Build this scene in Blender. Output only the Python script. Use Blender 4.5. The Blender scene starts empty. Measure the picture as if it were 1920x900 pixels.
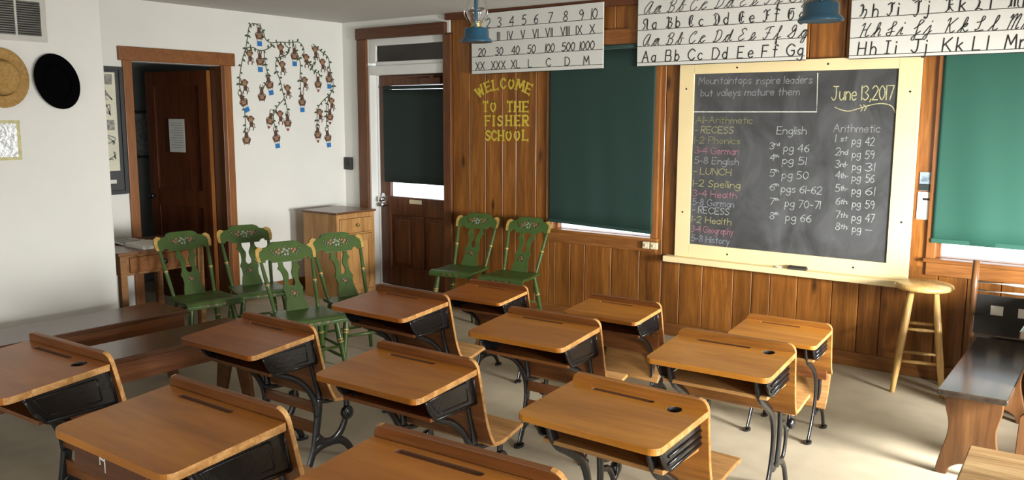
import bpy, bmesh, math, random
from mathutils import Vector, Matrix
random.seed(7)
C = bpy.context.scene.collection
SC = bpy.context.scene

# ---------------------------------------------------------------- camera, world, lights, exposure
cd = bpy.data.cameras.new('camera'); cam = bpy.data.objects.new('camera', cd); C.objects.link(cam)
cd.sensor_width = 36.0; cd.lens = 1620.35 / 1920 * 36.0; cd.clip_start = .05; cd.clip_end = 200
_r = Vector((0.79875252, 0.60165085, 0.00326631)); _u = Vector((-0.08832642, 0.11188881, 0.98978752)); _f = Vector((-0.59514104, 0.79088377, -0.14251313))
M = Matrix(((_r.x, _u.x, -_f.x, 0), (_r.y, _u.y, -_f.y, 0), (_r.z, _u.z, -_f.z, 1.7), (0, 0, 0, 1)))
cam.matrix_world = M
SC.camera = cam
SC.view_settings.view_transform = 'Standard'; SC.view_settings.look = 'None'
SC.view_settings.exposure = 0.0; SC.view_settings.gamma = 1.0; SC.view_settings.use_curve_mapping = False
w = bpy.data.worlds.new('sky'); SC.world = w; w.use_nodes = True
w.node_tree.nodes['Background'].inputs[0].default_value = (.86, .93, 1.0, 1)
w.node_tree.nodes['Background'].inputs[1].default_value = 3.0

D, XL, XN, XR, YB, ZC = 6.023, -6.658, -5.85, 1.35, -1.9, 2.605     # back wall, left wall, closet wall, right wall, rear wall, ceiling

def area(name, loc, aim, sx, sy, power, col=(1, 1, 1), spread=math.pi):
    l = bpy.data.lights.new(name, 'AREA'); l.shape = 'RECTANGLE'; l.size = sx; l.size_y = sy; l.energy = power; l.color = col; l.spread = spread
    o = bpy.data.objects.new(name, l); C.objects.link(o); o.location = loc
    o.rotation_euler = (Vector(aim) - Vector(loc)).to_track_quat('-Z', 'Z').to_euler()
    return o
# daylight entering through the windows of the right-hand wall (shades half drawn, so it comes in low); the lamp at the rear wall is added fill
SIDE_WINS = ((-.55, .55), (1.45, 2.55), (3.55, 4.75))
for i, (a, b) in enumerate(SIDE_WINS):
    area('window_daylight', (XR - .03, (a + b) / 2, 1.0), (XR - 3.0, (a + b) / 2 + (0, .3, 1.5)[i], (-.55, -.5, -.18)[i]), b - a - .1, .62, (48, 118, 245)[i], (1, .985, .95), math.radians((140, 135, 108)[i]))
area('rear_fill_light', (-2.6, YB + .03, 1.2), (-2.6, 2.5, -.6), 3.6, .7, 16, (1, .98, .94), math.radians(160))

# ---------------------------------------------------------------- mesh helpers
class MB:
    def __init__(s): s.v = []; s.f = []; s.m = []; s.s = []; s.c = []; s.xf = None
    def add(s, vs, fs, mat=0, smooth=False, col=None):
        b = len(s.v)
        for p in vs:
            p = Vector(p); s.v.append(s.xf @ p if s.xf else p)
        for f in fs:
            s.f.append(tuple(i + b for i in f)); s.m.append(mat); s.s.append(smooth); s.c.append(col if col is not None else .5)
        return s
    def box(s, x0, x1, y0, y1, z0, z1, mat=0, col=None):
        vs = [(x, y, z) for z in (z0, z1) for y in (y0, y1) for x in (x0, x1)]
        return s.add(vs, [(0, 2, 3, 1), (4, 5, 7, 6), (0, 1, 5, 4), (2, 6, 7, 3), (0, 4, 6, 2), (1, 3, 7, 5)], mat, False, col)
    def prism(s, pts, a0, a1, axis='z', mat=0, side_mat=None, smooth=False, col=None):
        n = len(pts)
        def P(p, a): return (p[0], p[1], a) if axis == 'z' else ((a, p[0], p[1]) if axis == 'x' else (p[0], a, p[1]))
        vs = [P(p, a0) for p in pts] + [P(p, a1) for p in pts]
        s.add(vs, [tuple(range(n - 1, -1, -1)), tuple(range(n, 2 * n))], mat, False, col)
        s.add(vs, [(i, (i + 1) % n, n + (i + 1) % n, n + i) for i in range(n)], mat if side_mat is None else side_mat, smooth, col)
        return s
    def sheet(s, prof, th, x0, x1, axis='x', mat=0, smooth=True):      # a bent board: centre line in a plane, thickness th
        n = len(prof); L = []; R = []
        for i in range(n):
            a = Vector(prof[max(i - 1, 0)]); b = Vector(prof[min(i + 1, n - 1)]); t = (b - a).normalized(); nn = Vector((-t.y, t.x))
            c = Vector(prof[i]); L.append(c + nn * th / 2); R.append(c - nn * th / 2)
        return s.prism([tuple(p) for p in L] + [tuple(p) for p in reversed(R)], x0, x1, axis, mat, None, smooth)
    def tube(s, pts, rad, n=10, mat=0, flat=1.0, ref=(1, 0, 0), cap=True, mats=None):   # flat scales the section along ref
        pts = [Vector(p) for p in pts]; N = len(pts)
        if not isinstance(rad, (list, tuple)): rad = [rad] * N
        ref = Vector(ref); vs = []
        for i in range(N):
            t = (pts[min(i + 1, N - 1)] - pts[max(i - 1, 0)]).normalized()
            rr = ref - t * ref.dot(t)
            if rr.length < 1e-3: rr = Vector((0, 1, 0)) - t * t.y
            if rr.length < 1e-3: rr = Vector((0, 0, 1)) - t * t.z
            rr.normalize(); q = t.cross(rr)
            for k in range(n):
                a = 2 * math.pi * k / n
                vs.append(pts[i] + rr * math.cos(a) * rad[i] * flat + q * math.sin(a) * rad[i])
        for i in range(N - 1):
            mm = mats[i] if mats else mat
            s.add(vs[i * n:(i + 2) * n], [(k, (k + 1) % n, n + (k + 1) % n, n + k) for k in range(n)], mm, True)
        if cap:
            s.add(vs[:n], [tuple(range(n - 1, -1, -1))], mats[0] if mats else mat)
            s.add(vs[-n:], [tuple(range(n))], mats[-1] if mats else mat)
        return s
    def lathe(s, prof, n=24, c=(0, 0, 0), mat=0, mats=None, sx=1, sy=1):
        for i in range(len(prof) - 1):
            vs = []
            for r, z in (prof[i], prof[i + 1]):
                for k in range(n):
                    a = 2 * math.pi * k / n; vs.append((c[0] + r * math.cos(a) * sx, c[1] + r * math.sin(a) * sy, c[2] + z))
            s.add(vs, [(k, (k + 1) % n, n + (k + 1) % n, n + k) for k in range(n)], mats[i] if mats else mat, True)
        return s
    def ball(s, c, r, n=12, mat=0, sc=(1, 1, 1)):
        pr = [(max(r * math.sin(math.pi * i / n), 1e-4), -r * math.cos(math.pi * i / n)) for i in range(n + 1)]
        vs = []; b = len(pr)
        for rr, z in pr:
            for k in range(n):
                a = 2 * math.pi * k / n; vs.append((c[0] + rr * math.cos(a) * sc[0], c[1] + rr * math.sin(a) * sc[1], c[2] + z * sc[2]))
        return s.add(vs, [(i * n + k, i * n + (k + 1) % n, (i + 1) * n + (k + 1) % n, (i + 1) * n + k) for i in range(b - 1) for k in range(n)], mat, True)
    def build(s, name, mats, parent=None, loc=None, bevel=0, seg=2, merge=False):
        me = bpy.data.meshes.new(name); me.from_pydata([tuple(p) for p in s.v], [], s.f)
        mats = mats if isinstance(mats, (list, tuple)) else [mats]
        for m_ in mats: me.materials.append(MAT[m_] if isinstance(m_, str) else m_)
        for p, mi, sm in zip(me.polygons, s.m, s.s): p.material_index = mi; p.use_smooth = sm
        at_ = me.attributes.new('tone', 'FLOAT', 'FACE')
        for i, c in enumerate(s.c): at_.data[i].value = c
        bm = bmesh.new(); bm.from_mesh(me)
        bmesh.ops.remove_doubles(bm, verts=bm.verts, dist=1e-6)
        bmesh.ops.recalc_face_normals(bm, faces=bm.faces)
        bm.to_mesh(me); bm.free()
        o = bpy.data.objects.new(name, me); C.objects.link(o)
        if parent: o.parent = parent
        if loc: o.location = loc
        if bevel:
            b = o.modifiers.new('edge', 'BEVEL'); b.width = bevel; b.segments = seg; b.limit_method = 'ANGLE'; b.angle_limit = math.radians(40); b.harden_normals = False
        return o

def tag(o, label=None, cat=None, group=None, kind=None):
    if label: o['label'] = label
    if cat: o['category'] = cat
    if group: o['group'] = group
    if kind: o['kind'] = kind
    return o
def thing(name, label, cat, loc=(0, 0, 0), rz=0, group=None, scale=1):
    o = bpy.data.objects.new(name, None); C.objects.link(o); o.location = loc; o.rotation_euler = (0, 0, rz); o.scale = (scale,) * 3
    o.empty_display_size = .1
    return tag(o, label, cat, group)
KIDS = {}
def copy_tree(o, parent=None):
    c = o.copy(); C.objects.link(c)
    if parent: c.parent = parent
    for ch in [x for x in bpy.data.objects if x.parent == o]: copy_tree(ch, c)
    return c
def structure(o): o['kind'] = 'structure'; return o
def cat_rom(pts, k=6):
    pts = [Vector(p) for p in pts]; out = []
    for i in range(len(pts) - 1):
        p0 = pts[max(i - 1, 0)]; p1 = pts[i]; p2 = pts[i + 1]; p3 = pts[min(i + 2, len(pts) - 1)]
        for j in range(k):
            t = j / k
            out.append(.5 * ((2 * p1) + (p2 - p0) * t + (2 * p0 - 5 * p1 + 4 * p2 - p3) * t * t + (3 * p1 - p0 - 3 * p2 + p3) * t ** 3))
    out.append(pts[-1]); return out
RC = [0]
def ribbon(mb, pts, wd, to3, mat=0, closed=False):           # flat pen stroke; pts 2-D, to3 maps to the surface
    pts = [Vector(p) for p in pts]; RC[0] += 1
    n = len(pts); L = []
    for i in range(n):
        t = (pts[min(i + 1, n - 1)] - pts[max(i - 1, 0)])
        t = t.normalized() if t.length > 1e-9 else Vector((1, 0))
        nn = Vector((-t.y, t.x)) * wd / 2
        e = Vector((0, 0))
        if i == 0: e = -t * wd * .4
        if i == n - 1: e = t * wd * .4
        L += [to3(pts[i] + nn + e), to3(pts[i] - nn + e)]
    L = [Vector(q) for q in L]; nv = (L[1] - L[0]).cross(L[2] - L[0]); ax = max(range(3), key=lambda i: abs(nv[i])); d = Vector((0, 0, 0)); d[ax] = (RC[0] % 9) * .00007 * (1 if ax == 0 else -1)
    mb.add([q + d for q in L], [(2 * i, 2 * i + 1, 2 * i + 3, 2 * i + 2) for i in range(n - 1)], mat)
def rrect(x0, x1, y0, y1, r, k=5, corners=(1, 1, 1, 1)):
    out = []
    for (cx, cy, a, on, px, py) in ((x1 - r, y0 + r, -90, corners[0], x1, y0), (x1 - r, y1 - r, 0, corners[1], x1, y1), (x0 + r, y1 - r, 90, corners[2], x0, y1), (x0 + r, y0 + r, 180, corners[3], x0, y0)):
        if on: out += [(cx + r * math.cos(math.radians(a + 90 * i / k)), cy + r * math.sin(math.radians(a + 90 * i / k))) for i in range(k + 1)]
        else: out.append((px, py))
    return out

# ---------------------------------------------------------------- materials
MAT = {}
def newmat(name):
    m = bpy.data.materials.new(name); m.use_nodes = True; MAT[name] = m
    return m, m.node_tree.nodes, m.node_tree.links, m.node_tree.nodes['Principled BSDF']
def plain(name, col, rough=.5, metal=0, coat=0, var=.08, scale=8, bump=0, spec=.5, bscale=None):
    m, N, L, B = newmat(name)
    tc = N.new('ShaderNodeTexCoord'); no = N.new('ShaderNodeTexNoise'); no.inputs['Scale'].default_value = scale; no.inputs['Detail'].default_value = 6
    L.new(tc.outputs['Object'], no.inputs['Vector'])
    r = N.new('ShaderNodeValToRGB'); r.color_ramp.elements[0].position = .3; r.color_ramp.elements[1].position = .7
    r.color_ramp.elements[0].color = tuple(c * (1 - var) for c in col) + (1,); r.color_ramp.elements[1].color = tuple(min(1, c * (1 + var)) for c in col) + (1,)
    L.new(no.outputs['Fac'], r.inputs[0]); L.new(r.outputs[0], B.inputs['Base Color'])
    B.inputs['Roughness'].default_value = rough; B.inputs['Metallic'].default_value = metal; B.inputs['Coat Weight'].default_value = coat
    B.inputs['Specular IOR Level'].default_value = spec; B.inputs['Coat Roughness'].default_value = .15
    if bump:
        n2 = N.new('ShaderNodeTexNoise'); n2.inputs['Scale'].default_value = bscale or scale * 8; L.new(tc.outputs['Object'], n2.inputs['Vector'])
        bp = N.new('ShaderNodeBump'); bp.inputs['Strength'].default_value = bump; bp.inputs['Distance'].default_value = .01
        L.new(n2.outputs['Fac'], bp.inputs['Height']); L.new(bp.outputs[0], B.inputs['Normal'])
    return m
def wood(name, dark, mid, light, axis='x', scale=1.0, rough=.4, coat=.2, knots=0, tone=0, scuff=0, objvar=.12, stretch=.08, streak=.18):
    m, N, L, B = newmat(name)
    tc = N.new('ShaderNodeTexCoord'); oi = N.new('ShaderNodeObjectInfo')
    add = N.new('ShaderNodeVectorMath'); add.operation = 'ADD'
    sc = N.new('ShaderNodeVectorMath'); sc.operation = 'SCALE'; sc.inputs[0].default_value = (7.3, 3.1, 5.7); L.new(oi.outputs['Random'], sc.inputs['Scale'])
    L.new(tc.outputs['Object'], add.inputs[0]); L.new(sc.outputs[0], add.inputs[1])
    src = add.outputs[0]
    at_ = None
    if tone:
        at_ = N.new('ShaderNodeAttribute'); at_.attribute_name = 'tone'
        s2 = N.new('ShaderNodeVectorMath'); s2.operation = 'SCALE'; s2.inputs[0].default_value = (9, 11, 13); L.new(at_.outputs['Fac'], s2.inputs['Scale'])
        a2 = N.new('ShaderNodeVectorMath'); a2.operation = 'ADD'; L.new(src, a2.inputs[0]); L.new(s2.outputs[0], a2.inputs[1]); src = a2.outputs[0]
    mp = N.new('ShaderNodeMapping'); k = {'x': (stretch, 1, 1), 'y': (1, stretch, 1), 'z': (1, 1, stretch)}[axis]
    mp.inputs['Scale'].default_value = tuple(a * scale * 14 for a in k); L.new(src, mp.inputs['Vector'])
    n1 = N.new('ShaderNodeTexNoise'); n1.inputs['Scale'].default_value = 1.0; n1.inputs['Detail'].default_value = 7; n1.inputs['Roughness'].default_value = .62; n1.inputs['Distortion'].default_value = .9
    L.new(mp.outputs[0], n1.inputs['Vector'])
    rp = N.new('ShaderNodeValToRGB'); e = rp.color_ramp.elements
    e[0].position = .28; e[0].color = dark + (1,); e[1].position = .74; e[1].color = light + (1,)
    x = rp.color_ramp.elements.new(.5); x.color = mid + (1,)
    L.new(n1.outputs['Fac'], rp.inputs[0]); col = rp.outputs[0]
    n2 = N.new('ShaderNodeTexNoise'); n2.inputs['Scale'].default_value = 6.0; n2.inputs['Detail'].default_value = 4; L.new(mp.outputs[0], n2.inputs['Vector'])
    mr = N.new('ShaderNodeMapRange'); mr.inputs[1].default_value = .35; mr.inputs[2].default_value = .65; mr.inputs[3].default_value = 1 - streak; mr.inputs[4].default_value = 1 + streak * .6; B.inputs['Specular IOR Level'].default_value = .35
    L.new(n2.outputs['Fac'], mr.inputs[0])
    mul = N.new('ShaderNodeMix'); mul.data_type = 'RGBA'; mul.blend_type = 'MULTIPLY'; mul.inputs[0].default_value = 1
    L.new(col, mul.inputs[6]); L.new(mr.outputs[0], mul.inputs[7]); col = mul.outputs[2]
    if knots:
        vo = N.new('ShaderNodeTexVoronoi'); vo.inputs['Scale'].default_value = 1.0
        m3 = N.new('ShaderNodeMapping'); m3.inputs['Scale'].default_value = {'x': (2.2, 6, 6), 'y': (6, 2.2, 6), 'z': (6, 6, 2.2)}[axis]; L.new(src, m3.inputs['Vector']); L.new(m3.outputs[0], vo.inputs['Vector'])
        kr = N.new('ShaderNodeMapRange'); kr.inputs[1].default_value = .05; kr.inputs[2].default_value = .17; kr.inputs[3].default_value = 1 - knots; kr.inputs[4].default_value = 1.0
        L.new(vo.outputs['Distance'], kr.inputs[0])
        mk = N.new('ShaderNodeMix'); mk.data_type = 'RGBA'; mk.blend_type = 'MULTIPLY'; mk.inputs[0].default_value = 1; L.new(col, mk.inputs[6]); L.new(kr.outputs[0], mk.inputs[7]); col = mk.outputs[2]
    if scuff:
        n3 = N.new('ShaderNodeTexNoise'); n3.inputs['Scale'].default_value = 3.2; n3.inputs['Detail'].default_value = 9; n3.inputs['Roughness'].default_value = .75; L.new(mp.outputs[0], n3.inputs['Vector'])
        cr = N.new('ShaderNodeMapRange'); cr.inputs[1].default_value = .60; cr.inputs[2].default_value = .72; cr.inputs[3].default_value = 0; cr.inputs[4].default_value = scuff; L.new(n3.outputs['Fac'], cr.inputs[0])
        ms = N.new('ShaderNodeMix'); ms.data_type = 'RGBA'; ms.inputs[7].default_value = tuple(min(1, c * 1.9 + .05) for c in light) + (1,); L.new(cr.outputs[0], ms.inputs[0]); L.new(col, ms.inputs[6]); col = ms.outputs[2]
    hv = N.new('ShaderNodeHueSaturation'); L.new(col, hv.inputs['Color'])
    vr = N.new('ShaderNodeMapRange'); vr.inputs[3].default_value = 1 - objvar; vr.inputs[4].default_value = 1 + objvar
    L.new(at_.outputs['Fac'] if tone else oi.outputs['Random'], vr.inputs[0])
    if tone: vr.inputs[3].default_value = 1 - tone; vr.inputs[4].default_value = 1 + tone
    L.new(vr.outputs[0], hv.inputs['Value']); L.new(hv.outputs[0], B.inputs['Base Color'])
    bp = N.new('ShaderNodeBump'); bp.inputs['Strength'].default_value = .12; bp.inputs['Distance'].default_value = .004; L.new(n1.outputs['Fac'], bp.inputs['Height']); L.new(bp.outputs[0], B.inputs['Normal'])
    B.inputs['Roughness'].default_value = rough; B.inputs['Coat Weight'].default_value = coat; B.inputs['Coat Roughness'].default_value = .18
    return m
plain('plaster', (.70, .70, .66), .85, var=.02, scale=3, bump=.08, bscale=30)
plain('ceiling_paint', (.54, .53, .49), .9, var=.02, scale=2, bump=.06, bscale=20)
plain('white_paint', (.70, .71, .68), .45, var=.03)
plain('floor_vinyl', (.40, .345, .25), .55, var=.10, scale=5, bump=.04, bscale=60, spec=.35)
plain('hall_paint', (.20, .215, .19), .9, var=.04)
wood('pine_panel', (.110, .037, .006), (.212, .076, .012), (.345, .138, .025), 'z', 1.0, .42, .25, knots=.75, tone=.18, scuff=.28, stretch=.07)
wood('pine_trim', (.15, .052, .011), (.23, .088, .021), (.30, .120, .033), 'x', 1.2, .40, .3, knots=.4)
wood('pine_trim_upright', (.15, .052, .011), (.23, .088, .021), (.30, .120, .033), 'z', 1.2, .40, .3, knots=.3)
wood('dark_trim', (.050, .014, .005), (.085, .026, .008), (.12, .040, .013), 'x', 1.2, .45, .2)
wood('dark_trim_upright', (.085, .028, .008), (.13, .046, .013), (.17, .062, .018), 'z', 1.2, .45, .2)
wood('orange_casing', (.16, .055, .012), (.23, .083, .019), (.28, .108, .028), 'x', 1.2, .42, .3)
wood('orange_casing_upright', (.16, .055, .012), (.23, .083, .019), (.28, .108, .028), 'z', 1.2, .42, .3)
wood('door_wood', (.060, .019, .007), (.115, .038, .012), (.17, .060, .019), 'z', .9, .38, .3, knots=.2)
wood('hall_door_wood', (.050, .013, .005), (.085, .023, .008), (.11, .034, .012), 'z', .9, .4, .3)
wood('desk_top', (.265, .085, .010), (.395, .142, .017), (.51, .205, .028), 'x', .55, .36, .22, objvar=.10, stretch=.12, streak=.07)
wood('desk_top_gold', (.34, .125, .014), (.46, .185, .024), (.58, .26, .042), 'x', .55, .34, .3, objvar=.08, stretch=.12, streak=.07)
wood('desk_top_red', (.19, .052, .006), (.29, .086, .010), (.40, .130, .017), 'x', .55, .35, .22, objvar=.10, stretch=.12, streak=.07)
wood('desk_side_gold', (.20, .072, .012), (.30, .118, .021), (.40, .175, .036), 'x', .8, .36, .25)
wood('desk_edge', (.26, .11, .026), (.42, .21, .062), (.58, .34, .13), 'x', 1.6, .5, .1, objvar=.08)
wood('desk_side', (.11, .036, .010), (.18, .062, .016), (.25, .096, .026), 'x', .8, .36, .3)
wood('desk_seat', (.27, .125, .036), (.40, .205, .068), (.53, .30, .115), 'x', .9, .42, .2, scuff=.35)
wood('bench_dark', (.050, .019, .008), (.085, .034, .014), (.125, .054, .023), 'y', .9, .27, .15, knots=.3)
wood('bench_apron', (.075, .022, .007), (.15, .050, .015), (.21, .08, .026), 'y', .9, .33, .3, knots=.6)
wood('oak_cabinet', (.28, .135, .042), (.42, .22, .075), (.52, .30, .12), 'z', .8, .42, .15, knots=.3)
wood('cabinet_top_wood', (.10, .040, .018), (.15, .062, .028), (.19, .085, .04), 'y', .8, .35, .3)
wood('stool_wood', (.42, .245, .075), (.56, .35, .12), (.66, .44, .18), 'z', .8, .40, .25)
wood('worn_bench', (.13, .07, .027), (.26, .155, .062), (.40, .27, .13), 'x', .9, .6, .0, scuff=.6)
wood('grey_bench', (.020, .013, .009), (.035, .024, .017), (.06, .042, .03), 'y', .9, .22, .5)
wood('trestle_brown', (.060, .024, .008), (.105, .044, .014), (.155, .070, .024), 'z', .9, .38, .2, knots=.5)
wood('table_oak', (.15, .065, .020), (.24, .11, .036), (.30, .15, .05), 'y', .9, .4, .2)
plain('black_iron', (.006, .0063, .0075), .27, var=.25, scale=25, bump=.15, bscale=60, coat=.2)
plain('rail_pale', (.50, .48, .44), .3, var=.1)
plain('iron_bright', (.06, .062, .066), .25, metal=.7, var=.2, scale=30)
plain('chrome', (.72, .72, .74), .15, metal=1, var=.05)
plain('dark_hole', (.012, .010, .009), .6)
plain('groove_dark', (.11, .038, .010), .6)
plain('green_paint', (.047, .084, .019), .38, var=.16, scale=9, coat=.08, spec=.35)
plain('gold_paint', (.36, .22, .055), .42, var=.2, scale=30)
plain('fruit_grey', (.22, .22, .20), .5, var=.3, scale=60)
plain('fruit_red', (.17, .065, .028), .5, var=.25, scale=40)
plain('leaf_dark', (.030, .042, .014), .5)
plain('chart_card', (.60, .60, .56), .7, var=.02, scale=3)
plain('ink', (.012, .012, .012), .6)
plain('ink_brown', (.05, .04, .03), .6)
plain('chart_edge', (.03, .03, .03), .6)
plain('cream_paint', (.74, .60, .33), .5, var=.04, scale=4)
plain('yellow_letter', (.55, .41, .045), .55, var=.12, scale=30)
plain('blue_enamel', (.010, .068, .125), .30, coat=.4, var=.15)
plain('brass', (.42, .32, .12), .35, metal=.8)
plain('paper', (.62, .62, .58), .8, var=.03)
plain('paper_grey', (.30, .31, .31), .8, var=.04)
plain('black_plastic', (.008, .008, .009), .35)
plain('cream_plastic', (.62, .54, .36), .4)
plain('hat_black', (.0012, .0012, .0014), 1.0, var=.1, spec=.05)
plain('hat_straw', (.36, .21, .06), .75, var=.22, scale=60, bump=.3, bscale=200)
plain('hat_band', (.10, .055, .02), .7)
plain('vent_metal', (.50, .49, .45), .5)
plain('vent_slat', (.24, .24, .215), .5)
plain('frame_dark', (.022, .024, .026), .5)
plain('poster_mat', (.040, .043, .047), .6)
plain('poster_cream', (.60, .59, .47), .7)
plain('poster_print', (.26, .26, .235), .7, var=.5, scale=50)
plain('monkey_brown', (.085, .040, .020), .7)
plain('monkey_tan', (.30, .17, .095), .7)
plain('book_blue', (.015, .15, .42), .6)
plain('book_red', (.22, .04, .03), .6)
plain('vine_green', (.035, .065, .022), .7)
plain('silver_paper', (.62, .64, .66), .38, metal=.35, var=.25, scale=30, bump=.5, bscale=60)
plain('gilt_border', (.50, .46, .22), .5, var=.2, scale=30)
plain('cal_picture', (.25, .33, .40), .5, var=.8, scale=14)
plain('cal_dark', (.02, .03, .03), .5)
plain('eraser_felt', (.035, .030, .027), .9)
plain('book_and_hole_white', (.78, .76, .70), .5)
for nm, c in (('chalk_white', (.30, .32, .32)), ('chalk_grey', (.24, .245, .255)), ('chalk_yellow', (.30, .29, .13)), ('chalk_olive', (.20, .20, .09)), ('chalk_pink', (.30, .13, .175)), ('chalk_violet', (.23, .24, .28)), ('chalk_bright', (.62, .62, .56)), ('chalk_date', (.40, .38, .20))):
    plain(nm, c, .95, var=.35, scale=90)
# slate: dusty grey-black with wiped-chalk clouds
m, N, L, B = newmat('slate')
tc = N.new('ShaderNodeTexCoord'); mp = N.new('ShaderNodeMapping'); mp.inputs['Scale'].default_value = (2.2, 2.2, 1.4); L.new(tc.outputs['Object'], mp.inputs['Vector'])
n1 = N.new('ShaderNodeTexNoise'); n1.inputs['Scale'].default_value = 1.6; n1.inputs['Detail'].default_value = 8; n1.inputs['Roughness'].default_value = .6; n1.inputs['Distortion'].default_value = 1.2; L.new(mp.outputs[0], n1.inputs['Vector'])
r = N.new('ShaderNodeValToRGB'); r.color_ramp.elements[0].position = .35; r.color_ramp.elements[0].color = (.034, .035, .036, 1); r.color_ramp.elements[1].position = .75; r.color_ramp.elements[1].color = (.095, .098, .102, 1)
L.new(n1.outputs['Fac'], r.inputs[0]); L.new(r.outputs[0], B.inputs['Base Color']); B.inputs['Roughness'].default_value = .55
# shade cloth, lets a little daylight through
def cloth(name, col, trans):
    m, N, L, B = newmat(name)
    B.inputs['Base Color'].default_value = col + (1,); B.inputs['Roughness'].default_value = .75
    tr = N.new('ShaderNodeBsdfTranslucent'); tr.inputs[0].default_value = trans + (1,)
    ad = N.new('ShaderNodeAddShader'); out = N['Material Output'] if 'Material Output' in N else [x for x in N if x.type == 'OUTPUT_MATERIAL'][0]
    L.new(B.outputs[0], ad.inputs[0]); L.new(tr.outputs[0], ad.inputs[1]); L.new(ad.outputs[0], out.inputs[0])
cloth('shade_dark', (.008, .032, .025), (.001, .006, .005))
cloth('shade_black', (.006, .017, .014), (.0005, .002, .002))
cloth('shade_teal_lit', (.014, .080, .055), (.010, .050, .040))  # backlighting put into the cloth colour, brighter than the middle window's shade
m, N, L, B = newmat('glass_clear')
B.inputs['Base Color'].default_value = (1, 1, 1, 1); B.inputs['Roughness'].default_value = .03; B.inputs['Transmission Weight'].default_value = 1; B.inputs['IOR'].default_value = 1.45
m, N, L, B = newmat('pane_clear')
out = [x for x in N if x.type == 'OUTPUT_MATERIAL'][0]
tp = N.new('ShaderNodeBsdfTransparent'); gl = N.new('ShaderNodeBsdfGlossy'); gl.inputs['Roughness'].default_value = .03; mx = N.new('ShaderNodeMixShader'); mx.inputs[0].default_value = .06
L.new(tp.outputs[0], mx.inputs[1]); L.new(gl.outputs[0], mx.inputs[2]); L.new(mx.outputs[0], out.inputs[0])
plain('dark_pane', (.020, .017, .013), .2, var=.4, scale=3)  # transom glass made opaque dark, carrying the shade of the porch beyond
# ================================================================ THE ROOM
structure(MB().box(XL - .2, XR + .2, YB - .2, D + .35, -.12, 0).build('floor', 'floor_vinyl'))
structure(MB().box(XL - .2, XR + .2, YB - .2, D + .35, ZC, ZC + .12).build('ceiling', 'ceiling_paint'))
# left wall with the hallway opening
HY0, HY1, HZ = 3.774, 4.599, 2.12
b = MB(); b.box(XL - .15, XL, 3.0, HY0, 0, ZC); b.box(XL - .15, XL, HY1, D + .2, 0, ZC); b.box(XL - .15, XL, HY0, HY1, HZ, ZC)
structure(b.build('wall_left', 'plaster'))
structure(MB().box(XL - .15, XN, YB - .2, 3.127, 0, ZC).build('wall_closet', 'plaster', bevel=.008))
# right wall with three low windows, rear wall with a made-up opening for the added fill lamp (both behind or beside the camera)
b = MB(); ys = [YB] + [v for p in SIDE_WINS for v in p] + [D]
for i in range(0, len(ys), 2): b.box(XR, XR + .15, ys[i], ys[i + 1], 0, ZC)
for a, c in SIDE_WINS: b.box(XR, XR + .15, a, c, 0, .66); b.box(XR, XR + .15, a, c, 1.35, ZC)
structure(b.build('wall_right', 'plaster'))
b = MB(); b.box(XN, -4.5, YB - .15, YB, 0, ZC); b.box(-.7, XR + .15, YB - .15, YB, 0, ZC); b.box(-4.5, -.7, YB - .15, YB, 0, .85); b.box(-4.5, -.7, YB - .15, YB, 1.60, ZC)
structure(b.build('wall_rear', 'plaster'))
# back wall: plaster left of the door, then pine boards
DX0, DX1 = -6.308, -5.292
MW = (-4.11, -3.16, .752, 2.24)         # middle window opening
RW = (-1.13, .05, .80, 2.24)           # right window opening
b = MB(); b.box(XL - .15, DX0, D, D + .15, 0, ZC); b.box(DX0, DX1 + .05, D, D + .15, 2.44, ZC)
structure(b.build('wall_back_plaster', 'plaster'))
def board(b, x0, x1, z0, z1, y=D):
    g = .002; c = .004
    b.prism([(x0 + g, y + .02), (x0 + g, y + c), (x0 + g + c, y), (x1 - g - c, y), (x1 - g, y + c), (x1 - g, y + .02)], z0, z1, 'z', 0, col=random.random())
b = MB()
low = [-5.211, -5.05, -4.86, -4.66, -4.45, -4.25, -4.072, -3.919, -3.776, -3.522, -3.264, -3.07, -2.915, -2.724, -2.478, -2.336, -2.199, -2.002, -1.761, -1.584, -1.441, -1.28, -1.10, -.93, -.74, -.58, -.40, -.22, -.02, .18, .36, .55, .76, .94, 1.12, XR]
up = [-5.211, -5.006, -4.827, -4.634, -4.488, -4.278, -4.14]
for i in range(len(low) - 1):
    x0, x1 = low[i], low[i + 1]
    if x1 <= -4.07: continue
    inwin = (x0 < MW[1] and x1 > MW[0]) or (x0 < RW[1] and x1 > RW[0])
    if inwin:
        board(b, x0, x1, .10, .74)
        for (wa, wb, za, zb) in (MW, RW):
            if x0 < wb and x1 > wa:
                if x0 < wa: board(b, x0, wa, .74, ZC)
                if x1 > wb: board(b, wb, x1, .74, ZC)
                board(b, max(x0, wa), min(x1, wb), zb, ZC)
    else: board(b, x0, x1, .10, ZC)
for i in range(len(up) - 1): board(b, up[i], up[i + 1], .10, ZC)
board(b, -4.14, -4.11, .74, ZC); board(b, -4.14, -4.07, .10, .74)
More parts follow.
